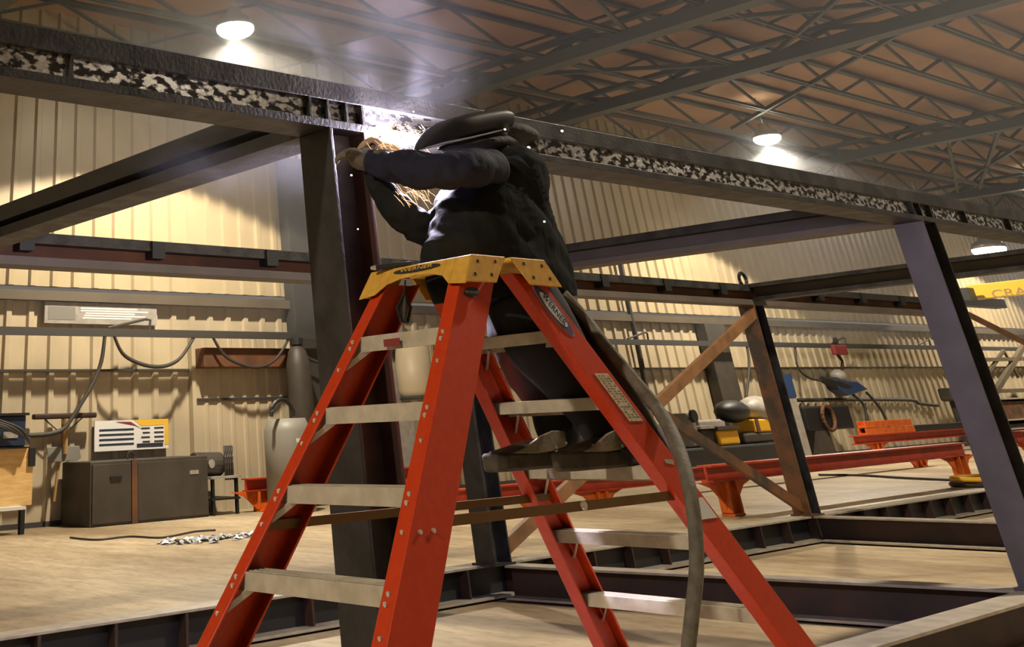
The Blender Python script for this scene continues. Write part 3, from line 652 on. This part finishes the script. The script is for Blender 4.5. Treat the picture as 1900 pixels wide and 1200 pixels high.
for k in range(4): ln.box((a.x+zx*(.62+.02*(k % 2)), y-.003, z1-H*(.32+.15*k)), (a.x+zx*.74, y, z1-H*(.27+.15*k))); ln.box((a.x+zx*.80, y-.003, z1-H*(.32+.15*k)), (a.x+zx*.93, y, z1-H*(.27+.15*k)))
ln.box((a.x+zx*.56, y-.004, z0+H*.08), (a.x+zx*.92, y, z0+H*.2))
obj('text_block', ln, 'ink', ps)
# dark cabinet
def PB(px, py, yy): return at(px, py, 1, yy)
cy = 23.7
a = at(166, 972, 2, 0); 
cx0 = PB(166, 960, cy).x; cx1 = PB(388, 940, cy).x; ct = PB(200, 855, cy).z
cb = thing('metal_cabinet', 'low dark brown-grey sheet metal cabinet below the poster', 'cabinet', ((cx0+cx1)/2, cy+.4, 0))
obj('body', MB().box((cx0, cy, 0), (cx1, WY-.15, ct)), 'cabinet', cb, bevel=.02)
sx_ = cx0+(cx1-cx0)*.36
obj('door', MB().box((cx0+.05, cy-.03, .05), (sx_-.1, cy, ct-.06)), 'cabinet', cb, bevel=.01)
obj('corner_strip', MB().box((sx_-.09, cy-.045, 0), (sx_+.06, cy, ct)), 'rustweb', cb)
obj('door', MB().box((sx_+.08, cy-.03, .05), (cx1-.03, cy, ct-.06)), 'cabinet', cb, bevel=.01)
obj('handle', MB().box((cx0+.5, cy-.06, ct-.36), (cx0+.8, cy-.03, ct-.30)), 'black', cb)
obj('lifting_ring', MB().torus((sx_+.1, cy+.3, ct+.06), (1, 0, 0), (0, 0, 1), .10, .018, 14), 'girt', cb)
obj('edge_label', MB().box((cx1-.55, cy-.04, ct-.36), (cx1-.3, cy-.03, ct-.28)), 'pgrey', cb)
# machine on table right of the cabinet
tx0, tx1 = cx1+.1, PB(440, 900, cy).x
tt = PB(400, 884, cy).z
tbt = thing('steel_table', 'small dark steel table between the cabinet and the orange stand', 'table', ((tx0+tx1)/2, cy+.5, 0))
obj('tabletop', MB().box((tx0, cy, tt-.05), (tx1+.15, cy+1.1, tt)), 'pgrey', tbt)
for (x, yy) in ((tx0+.05, cy+.05), (tx1, cy+.05), (tx0+.05, cy+1.0), (tx1, cy+1.0)): obj('leg', MB().box((x, yy, 0), (x+.07, yy+.07, tt-.05)), 'black', tbt)
obj('shelf', MB().box((tx0, cy+.02, .3), (tx1+.1, cy+1.05, .34)), 'black', tbt)
mc = thing('grinder_motor', 'round dark motor with a cable coil on the small table', 'motor', ((tx0+tx1)/2, cy+.5, tt))
obj('body', MB().cyl(((tx0-.2), cy+.45, tt+.26), (tx1-.15, cy+.45, tt+.24), .25, 18), 'cabinet', mc, smooth=False, bevel=.03)
obj('end_plate', MB().disc((tx0+.15, cy+.19, tt+.26), (0, -1, 0), .09, .03), 'pgrey', mc)
for k in range(4): obj('cable_coil', MB().torus((tx1-.1+.07*k, cy+.3, tt+.26), (.45, .6, 0), (0, 0, 1), .34, .03, 18), 'cable', mc)
# broom and shovel hung on the wall
p = W(118, 772, .3)
bm_ = thing('push_broom', 'push broom hung upside down on the left wall with its wide dark head up', 'broom', (p.x, WY-.3, W(100, 930, .3).z))
xa, xb = W(62, 772, .3).x, W(178, 770, .3).x
obj('head', MB().box((xa, WY-.36, p.z-.05), (xb, WY-.2, p.z+.06)), 'darkrust', bm_, bevel=.03)
obj('handle', MB().tube([W(117, 772, .3), W(116, 800, .3), W(100, 930, .3)], .035, 8), 'wood', bm_)
obj('fork_brace', MB().tube([(p.x-.5, WY-.3, p.z-.05), (p.x, WY-.3, p.z-.38), (p.x+.5, WY-.3, p.z-.05)], .015, 6), 'girt', bm_)
p = W(117, 842, .35); shv = thing('flat_shovel', 'flat grey shovel blade hung in front of the broom handle', 'shovel', (p.x, WY-.35, p.z-.3))
xa, xb = W(86, 842, .4).x, W(150, 842, .4).x; za, zb = W(117, 856, .4).z, W(117, 828, .4).z
obj('blade', MB().prism([(xa, WY-.42, zb), (xb-.05, WY-.42, zb), (xb, WY-.42, za+.05), (xb-.1, WY-.42, za), (xa+.05, WY-.42, za)], (0, .03, 0)), 'grey', shv, bevel=.01)
obj('shaft', MB().tube([(p.x, WY-.44, zb-.15), (p.x, WY-.44, zb+.55)], .06, 8), 'wood', shv)
# welding machine on plywood bench at left edge
by = 23.6
bx1 = PB(50, 900, by).x; bx0 = 10.2
bt = PB(30, 940, by).z
bn = thing('workbench', 'dark-legged bench with a plywood back at the left edge', 'bench', ((bx0+bx1)/2, by+.5, 0))
obj('top', MB().box((bx0, by, bt-.06), (bx1, by+1.3, bt)), 'white', bn)
for x in (bx0, bx1-.12): 
    for yy in (by, by+1.2): obj('leg', MB().box((x, yy, 0), (x+.1, yy+.1, bt-.06)), 'black', bn)
pz = PB(30, 832, by+.3).z
obj('plywood_panel', MB().box((bx0, by+.3, bt), (PB(60, 900, by+.3).x, by+.34, pz)), 'ply', bn, label='warm yellow plywood panel')
wm = thing('welding_machine', 'navy blue welding power source on top of the plywood bench', 'machine', (11.6, by+.6, pz))
mx = PB(48, 800, by+.2).x; mz = PB(30, 766, by+.2).z
obj('shelf_plate', MB().box((bx0, by+.15, pz), (mx+.1, by+1.2, pz+.03)), 'black', wm)
obj('case', MB().box((bx0, by+.2, pz+.03), (mx, by+1.1, mz-.05)), 'navy', wm, bevel=.03)
obj('lid', MB().box((bx0, by+.15, mz-.05), (mx+.05, by+1.15, mz)), 'black', wm)
obj('badge', MB().box((mx-.55, by+.18, pz+.2), (mx-.2, by+.2, pz+.32)), 'pgrey', wm)
for k in range(4): obj('lead', MB().tube(path([(mx-1.4+.2*k, by+.12, mz-.1), (mx-.8+.2*k, by+.05, mz-.22-.03*k), (mx+.05, by+.08, mz-.5-.03*k)]), .025, 6), 'cable', wm)
ax = PB(56, 860, by+.3).x
obj('side_post', MB().box((ax-.05, by+.25, bt+.7), (ax+.1, by+.38, pz)), 'black', bn)
# gas bottle rack behind the left ladder rail
ty = 22.4
gx0, gx1 = PB(522, 850, ty).x, PB(590, 850, ty).x; gz = PB(530, 776, ty).z
tk = thing('grey_tank', 'grey metal tank standing behind the left ladder rail', 'tank', ((gx0+gx1)/2, ty+.4, 0))
obj('body', MB().tube([((gx0+gx1)/2, ty+.4, 0), ((gx0+gx1)/2, ty+.4, gz-.25), ((gx0+gx1)/2, ty+.4, gz)], [(gx1-gx0)/2, (gx1-gx0)/2, (gx1-gx0)/2*.8], 28), 'grey', tk, smooth=True)
obj('label_plate', MB().box(((gx0+gx1)/2-.35, ty-.36, gz-.5), ((gx0+gx1)/2-.05, ty-.33, gz-.42)), 'white', tk)
obj('handle_loop', MB().torus((gx0+.2, ty+.1, gz+.05), (1, 0, 0), (0, 0, 1), .35, .05, 12, 0, math.pi), 'black', tk)
gcx = W(548, 700, .7).x
gb = thing('gas_cylinder', 'tall dark gas cylinder against the wall column', 'cylinder', (gcx, WY-.8, gz))
cylz0, cylz1 = W(548, 772, .8).z, W(548, 640, .8).z
obj('body', MB().tube([(gcx, WY-.85, 0), (gcx, WY-.85, cylz1-.5), (gcx, WY-.85, cylz1-.15), (gcx, WY-.85, cylz1)], [.33, .33, .24, .12], 18), 'cabinet', gb, smooth=True)
obj('neck_cap', MB().cyl((gcx, WY-.85, cylz1), (gcx, WY-.85, cylz1+.16), .18, 12), 'black', gb)
# pale drum between ladder steps and wall extractor
dx = W(770, 700, .8); 
dr = thing('fume_hood', 'pale hanging tank seen between the left ladder rails', 'tank', (dx.x, WY-.8, W(770, 742, .8).z))
obj('body', MB().tube([(dx.x, WY-.8, W(770, 742, .8).z), (dx.x, WY-.8, W(770, 725, .8).z), (dx.x, WY-.8, W(770, 640, .8).z)], [.40, .52, .52], 20), 'wallin', dr, smooth=True)
obj('bottom_ring', MB().torus((dx.x, WY-.8, W(770, 738, .8).z), (1, 0, 0), (0, 1, 0), .46, .05, 20), 'girt', dr)
# clip hanging under the ladder cap
ck = thing('cord_clip', 'dark diamond-shaped clip hanging under the ladder cap', 'clip', pr(748, 598, 3.75))
yk = 3.75
obj('frame', MB().tube([pr(a, b, yk) for a, b in ((750, 545), (737, 572), (744, 596), (756, 598), (762, 570), (750, 545))], .008, 6), 'black', ck)
obj('core', MB().tube([pr(750, 548, yk), pr(750, 572, yk), pr(749, 592, yk)], [.008, .02, .012], 8), 'cabinet', ck)
obj('cord', MB().tube([pr(752, 520, yk), pr(750, 546, yk)], .004, 6), 'black', ck)

# orange work stands
def stand(yy, x0, x1, z, legs, label, hh=.24, m='redrail'):
    g = thing('work_stand', label, 'stand', ((x0+x1)/2, yy, 0))
    rl_ = obj('rail', MB().box((x0, yy-.15, z-.03), (x1, yy+.15, z)).box((x0, yy-.02, z-hh), (x1, yy+.02, z-.03)).box((x0, yy-.12, z-hh-.03), (x1, yy+.12, z-hh)), m, g)
    for x in legs:
        mb = MB()
        mb.prism([(x-.28, yy-.03, z-hh-.02), (x+.28, yy-.03, z-hh-.02), (x+.2, yy-.03, z-hh-.25), (x+.18, yy-.03, .05), (x-.18, yy-.03, .05), (x-.22, yy-.03, z-hh-.3)], (0, .06, 0))
        mb.box((x-.18, yy-.14, .0), (x+.18, yy+.14, .05)); mb.box((x-.19, yy-.12, .05), (x-.13, yy+.12, z-hh)); mb.box((x+.13, yy-.12, .05), (x+.19, yy+.12, z-hh))
        obj('leg', mb, 'leg', g, bevel=.01)
        for s in (-1, 1):
            obj('gusset', MB().prism([(x+s*.25, yy-.02, z-hh-.02), (x+s*.95, yy-.02, z-hh-.02), (x+s*.55, yy-.02, z-hh-.12), (x+s*.2, yy-.02, z-hh-.38)], (0, .04, 0)), 'leg', g)
    return g
A_ = at(1362, 957, 2, 0); B_ = at(1795, 902, 2, 0); C_ = at(1722, 866, 2, 0); D_ = at(1105, 933, 2, 0); E_ = at(962, 945, 2, 0); F_ = at(478, 948, 2, 0)
BX = PB(1783, 870, A_.y).x
stand(A_.y, A_.x-.6, BX+.45, PB(1766, 822, A_.y).z, [A_.x, BX], 'long red-orange stand nearest the frame, between ladder and right column')
stand(C_.y+.2, E_.x-3, C_.x+.6, PB(1722, 836, C_.y).z+.1, [E_.x, D_.x, C_.x], 'red-orange stand farther back, its legs seen between the ladder rails')
stand(F_.y-.2, F_.x-.5, F_.x+7, PB(440, 888, F_.y).z, [F_.x, F_.x+5], 'orange stand by the wall left of the ladder')
q = PB(1650, 800, 21.5)
stand(21.5, PB(1585, 818, 21.5).x, PB(1830, 818, 21.5).x, PB(1700, 800, 21.5).z, [PB(1625, 820, 21.5).x, PB(1815, 820, 21.5).x], 'distant red-orange stand loaded with steel near the right column')
stand(12.8, PB(1880, 800, 12.8).x, PB(1990, 800, 12.8).x, PB(1880, 800, 12.8).z, [PB(1893, 800, 12.8).x+.3], 'red-orange stand at the right edge beyond the steel column')
zst = PB(1700, 800, 21.5).z
for k, (a_, b_, m, lb) in enumerate([(1598, 1690, 'leg', 'orange channel lying on the distant stand, lower of two'), (1600, 1688, 'leg', 'orange channel lying on the distant stand, upper of two'), (1690, 1785, 'black', 'dark steel section lying on the distant stand')]):
    z = zst+.002 + (.22 if k == 1 else 0)
    xa, xb = PB(a_, 795, 21.5).x, PB(b_, 795, 21.5).x
    one('steel_channel', MB().box((xa, 21.35, z), (xb, 21.65, z+.06)).box((xa, 21.35, z+.06), (xb, 21.39, z+.2)).box((xa, 21.61, z+.06), (xb, 21.65, z+.2)), m, lb, 'channel', bevel=.01)
# yellow hose ring on floor at stand foot
rc = at(1800, 903, 2, 0)
for k in range(2): one('hose_ring', MB().torus((rc.x+.1, rc.y-.25-.05*k, .06+.11*k), (1, 0, 0), (0, .8, 0), .75, .05, 24), ['darkrust', 'bucket'][k], ['dark hose coiled on the floor under the yellow one', 'yellow hose coiled round the foot of the orange stand'][k], 'hose', smooth=True)
# machines at the wall on the right
def cab(name, px0, px1, pyt, pyb, d, m, label, cat, dep=.9, zb=None):
    yy = WY-d; x0 = PB(px0, pyb, yy).x; x1 = PB(px1, pyb, yy).x; zt = PB((px0+px1)/2, pyt, yy).z; z0 = PB((px0+px1)/2, pyb, yy).z if zb is None else zb
    g = thing(name, label, cat, ((x0+x1)/2, yy+dep/2, max(z0, 0)))
    z0 = max(z0, 0)
    o = obj('body', MB().box((x0, yy, z0), (x1, yy+dep, zt)), m, g, bevel=.06)
    return g, x0, x1, yy, z0, zt
g, x0, x1, yy, z0, zt = cab('wall_bench', 1265, 1460, 826, 850, 3.2, 'black', 'low dark bench carrying welders and yellow boxes behind the rust-stained column', 'bench', 2.4, 0)
bz = zt+.012
def onb(name, px0, px1, pyt, m, label, cat, dep=.8, d=3.0, extra=None):
    yy = WY-d; x0 = PB(px0, 800, yy).x; x1 = PB(px1, 800, yy).x; zt = PB((px0+px1)/2, pyt, yy).z
    g = thing(name, label, cat, ((x0+x1)/2, yy+dep/2, bz)); obj('body', MB().box((x0, yy, bz), (x1, yy+dep, zt)), m, g, bevel=.06); return g, x0, x1, yy, zt
g, x0, x1, yy, zt = onb('yellow_box', 1332, 1370, 797, 'bucket', 'smaller yellow box on the wall bench', 'box', d=3.1); obj('lid', MB().box((x0-.05, yy-.05, zt), (x1+.05, yy+.85, zt+.1)), 'cabinet', g)
g, x0, x1, yy, zt = onb('tool_box', 1300, 1330, 795, 'black', 'black tool box on the wall bench left of the yellow box', 'box'); obj('lid', MB().box((x0-.05, yy-.05, zt), (x1+.05, yy+.85, zt+.08)), 'pgrey', g)
g, x0, x1, yy, zt = onb('wire_feeder', 1378, 1442, 802, 'cabinet', 'grey wire feeder base below the larger yellow box', 'machine')
g2 = thing('yellow_box', 'larger yellow box on top of the wire feeder, left of the rust-stained column', 'box', ((x0+x1)/2, yy+.4, zt+.01))
zt2 = PB(1410, 777, yy).z; obj('body', MB().box((x0+.8, yy, zt+.01), (x1, yy+.8, zt2)), 'bucket', g2, bevel=.05)
obj('strap', MB().box((x0+.9, yy-.02, zt+.01), (x0+1.1, yy, zt2)), 'rustweb', g2)
g3 = thing('tarp_covered_reel', 'grey domed reel with a black cover above the yellow box', 'reel', ((x0+x1)/2, yy+.4, zt2+.01))
xx = (x0+x1)/2
dp = PB(1404, 760, yy+.4); obj('dome', MB().ell(dp, (.9, .5, .42)), 'pgrey', g3, smooth=True)
dp = PB(1358, 763, yy+.3); obj('cover', MB().ell(dp, (.85, .45, .34)), 'black', g3, smooth=True)
g4, x0, x1, yy, zt = onb('grinder', 1280, 1296, 765, 'grey', 'small grey grinder with dark wheel at the end of the wall bench', 'machine')
obj('wheel', MB().disc(((x0+x1)/2, yy-.05, zt-.1), (0, -1, 0), .18, .1, 18), 'black', g4)
g5, x0, x1, yy, zt = onb('grey_machine', 1300, 1350, 778, 'pgrey', 'grey machine behind the tool box and yellow box', 'machine', d=1.6)
g, x0, x1, yy, z0, zt = cab('black_machine', 1503, 1588, 752, 797, 1.4, 'black', 'big black machine with open front right of the rust-stained column', 'machine', .9)
obj('coil', MB().torus(((x0+x1)/2-.3, yy-.1, (z0+zt)/2), (1, 0, 0), (0, 0, 1), .42, .07, 20), 'rustweb', g)
obj('frame_foot', MB().box((x0+.4, yy, 0), (x0+1.4, yy+.8, z0)), 'cabinet', g)
g, x0, x1, yy, z0, zt = cab('paper_roll_stand', 1481, 1496, 735, 800, 1.6, 'pgrey', 'narrow white and blue stand beside the rust-stained column', 'stand', .5, 0)
obj('blue_top', MB().box((x0, yy-.02, zt-.02), (x1, yy+.5, zt+.75)), 'blue', g)
# blue balancer tool and hoist
tl = thing('hanging_tool', 'blue-black tool on an arm hung from the red hoist', 'tool', W(1570, 720, .75))
obj('arm', MB().tube([W(1526, 704, .75), W(1550, 712, .75), W(1580, 722, .75)], [.12, .25, .2], 8), 'black', tl)
obj('case', MB().prism([W(1548, 703, .95), W(1592, 708, .95), W(1612, 722, .95), W(1575, 734, .95), W(1558, 722, .95)], (0, .5, 0)), 'blue', tl, bevel=.04)
obj('reel', MB().ell(W(1556, 697, .75), (.38, .3, .24)), 'pgrey', tl, smooth=True)
hs = thing('red_hoist', 'small red hoist trolley on the wall rail', 'hoist', W(1550, 645, RY))
p = W(1550, 645, RY); obj('body', MB().box((p.x-.6, WY-RY-.25, p.z-.28), (p.x+.5, WY-RY-.06, p.z+.1)), 'maroon', hs, bevel=.05)
obj('trolley_wheel', MB().disc((p.x, WY-RY-.05, p.z+.25), (0, -1, 0), .14, .1), 'black', hs)
# yellow crane, shelf at far right
cy_ = 17.5
p0 = PB(1803, 556, cy_); p1 = PB(1803, 530, cy_)
cr = thing('overhead_crane', 'yellow overhead crane girder at the right edge above the beam', 'crane', (p0.x, cy_, p0.z))
obj('girder', MB().box((p0.x, 5.5, p0.z), (p0.x+.5, cy_, p1.z)), 'crane', cr, bevel=.03)
obj('end_stop', MB().box((p0.x-.9, cy_-.3, p0.z-.05), (p0.x-.3, cy_, p0.z+.35)), 'black', cr)
obj('end_truck', MB().box((p0.x-1.2, cy_, p0.z-.2), (p0.x+3, cy_+.4, p0.z+.1)), 'girt', cr)
lp = at(1893, 541, 0, p0.x-.01)
text('lettering', 'CRANE', 'wood', cr, .36, lp, (0, -1, 0), (0, 0, 1), sx=1.6)
sh = thing('parts_rack', 'brown loaded parts rack by the wall at the right edge', 'rack', W(1880, 800, .5)); 
xa, xb = PB(1848, 780, 23.6).x, PB(1990, 780, 23.6).x; zt = PB(1870, 738, 23.6).z
for z in (.5, zt*.5, zt): obj('shelf', MB().box((xa, 23.6, z-.06), (xb, 24.8, z)), 'pgrey', sh)
for x in (xa, (xa+xb)/2, xb): obj('upright', MB().box((x, 23.6, 0), (x+.2, 24.8, zt)), 'girt', sh)
obj('load', MB().box((xa+.3, 23.7, zt*.5), (xb-.2, 24.6, zt-.15)), 'rust', sh)
obj('load', MB().box((xa+.3, 23.7, .5), (xb-.2, 24.6, zt*.5-.2)), 'darkrust', sh)
# foil scraps on the floor left
dc = at(390, 1001, 2, 0); mb = MB()
for k in range(190):
    x = dc.x+random.gauss(0, .55); y = dc.y+random.gauss(0, .20); s = random.uniform(.07, .18); r = random.uniform(0, 3)
    mb.add([(x, y, .004), (x+s*math.cos(r), y+s*math.sin(r), random.uniform(.01, .07)), (x+s*math.cos(r+1.4), y+s*math.sin(r+1.4), random.uniform(.01, .05)), (x+s*math.cos(r+.7)*1.5, y+s*1.5*math.sin(r+.7), .006)], [(0, 1, 3), (0, 3, 2)])
o = obj('foil_scraps', mb, 'tarp'); o['kind'] = 'stuff'; o['label'] = 'crumpled silvery scraps swept together on the floor at left'; o['category'] = 'scraps'
def fcable(pts, r, m, label): return one('floor_cable', MB().tube([p+V((0, 0, r)) for p in path([at(a, b, 2, 0) for a, b in pts])], r, 6), m, label, 'cable', smooth=True)
fcable([(130, 999), (180, 1003), (240, 997), (300, 999), (360, 988), (400, 985)], .018, 'girt', 'thin dark cable curving over the floor by the foil scraps')
fcable([(1520, 883), (1600, 884), (1680, 889), (1770, 893)], .03, 'girt', 'dark cable lying on the floor toward the yellow hose coil')
bw = at(1132, 893, 2, 0); one('blue_sack', MB().ell((bw.x, bw.y, .12), (.5, .25, .13)), 'blue', 'small blue sack on the floor behind the planks', 'sack', smooth=True)

# smoke rising from the arc and thin haze under the roof
def volume(name, lo, hi, dens, label, col=(.9, .92, 1), noise_=None, lohi=(.5, .62)):
    m = bpy.data.materials.new(name); m.use_nodes = True; nt = m.node_tree; nt.nodes.clear(); out = nt.nodes.new('ShaderNodeOutputMaterial')
    v = nt.nodes.new('ShaderNodeVolumeScatter'); v.inputs['Density'].default_value = dens; v.inputs['Color'].default_value = (*col, 1); v.inputs['Anisotropy'].default_value = .2
    nt.links.new(v.outputs[0], out.inputs['Volume'])
    if noise_:
        g = nt.nodes.new('ShaderNodeTexCoord'); n = nt.nodes.new('ShaderNodeTexNoise'); n.inputs['Scale'].default_value = noise_; n.inputs['Detail'].default_value = 4; n.inputs['Distortion'].default_value = 1.2
        g2 = nt.nodes.new('ShaderNodeNewGeometry'); nt.links.new(g2.outputs['Position'], n.inputs['Vector'])
        r = nt.nodes.new('ShaderNodeMapRange'); r.inputs[1].default_value = lohi[0]; r.inputs[2].default_value = lohi[1]; r.inputs[3].default_value = dens*.1; r.inputs[4].default_value = dens
        # soft fall off toward the sides of the plume
        vm = nt.nodes.new('ShaderNodeVectorMath'); vm.operation = 'LENGTH'; sb = nt.nodes.new('ShaderNodeVectorMath'); sb.operation = 'SUBTRACT'; sb.inputs[1].default_value = (.5, .5, .5)
        nt.links.new(g.outputs['Generated'], sb.inputs[0]); nt.links.new(sb.outputs[0], vm.inputs[0])
        f = nt.nodes.new('ShaderNodeMapRange'); f.inputs[1].default_value = .5; f.inputs[2].default_value = .15; nt.links.new(vm.outputs['Value'], f.inputs[0])
        mu = nt.nodes.new('ShaderNodeMath'); mu.operation = 'MULTIPLY'; nt.links.new(n.outputs['Fac'], r.inputs[0]); nt.links.new(r.outputs[0], mu.inputs[0]); nt.links.new(f.outputs[0], mu.inputs[1]); nt.links.new(mu.outputs[0], v.inputs['Density'])
    o = obj(name, MB().box(lo, hi), m); o['kind'] = 'stuff'; o['label'] = label; o['category'] = 'smoke'; return o
volume('roof_haze', (XA+.5, YA+.5, 3.6), (XB-.5, WY-1.4, CEIL-.05), .0048, 'thin grey haze hanging under the roof')
volume('weld_smoke', (2.9, 4.1, 3.0), (6.6, 7.0, 4.9), 1.25, 'grey weld smoke drifting up from the arc', noise_=1.9, lohi=(.46, .62))
volume('lamp_glow_haze', (9.5, 12, 8.0), (24, 24, 11.9), .075, 'pale smoke at upper left, placed to give the lamp its glow', noise_=.35, lohi=(.3, .7))  # smoke volume shaped to give this lamp its wide glare

# small extras
a = at(699, 496, 2, LZ+.012); b = at(762, 489, 2, LZ+.012)
rd = thing('chipping_hammer', 'dark rod-handled hammer with a bright tip lying on the far end of the ladder cap', 'hammer', a)
obj('handle', MB().tube([a, b], .011, 8), 'black', rd); obj('tip', MB().tube([a+(a-b).normalized()*.03, a], [.008, .013], 8), 'rivet', rd)
tr = thing('leaning_truss', 'dark steel truss leaning by the wall beyond the right steel column', 'truss', W(1860, 760, 1.4))
for q0, q1, r in (((1800, 668), (1960, 664), .16), ((1846, 728), (1900, 640), .20), ((1828, 700), (1862, 650), .12), ((1862, 650), (1890, 700), .10), ((1800, 727), (1960, 722), .16)):
    obj('bar', MB().bar(W(*q0, 1.4), W(*q1, 1.4), r, r), 'rustled', tr)
dpq = PB(1748, 700, 23.4); g = thing('drill_press', 'dark bench drill standing left of the right steel column', 'machine', (dpq.x, 23.4, 0))
z1 = PB(1748, 720, 23.4).z; z2 = PB(1748, 745, 23.4).z; z3 = PB(1748, 790, 23.4).z
obj('head', MB().box((dpq.x-.5, 23.0, z2), (dpq.x+.55, 23.6, z1)), 'cabinet', g, bevel=.1)
obj('pillar', MB().cyl((dpq.x+.2, 23.4, 0), (dpq.x+.2, 23.4, z2), .12, 12), 'girt', g)
obj('table', MB().box((dpq.x-.6, 22.9, z3), (dpq.x+.6, 23.6, z3+.1)), 'girt', g)
volume('lamp_glow_haze', (37, 15.5, 8.3), (46, 24, 11.9), .05, 'added haze making the glow round the lamp in the right half', noise_=.35, lohi=(.3, .7))  # haze volume added only for this lamp's glow
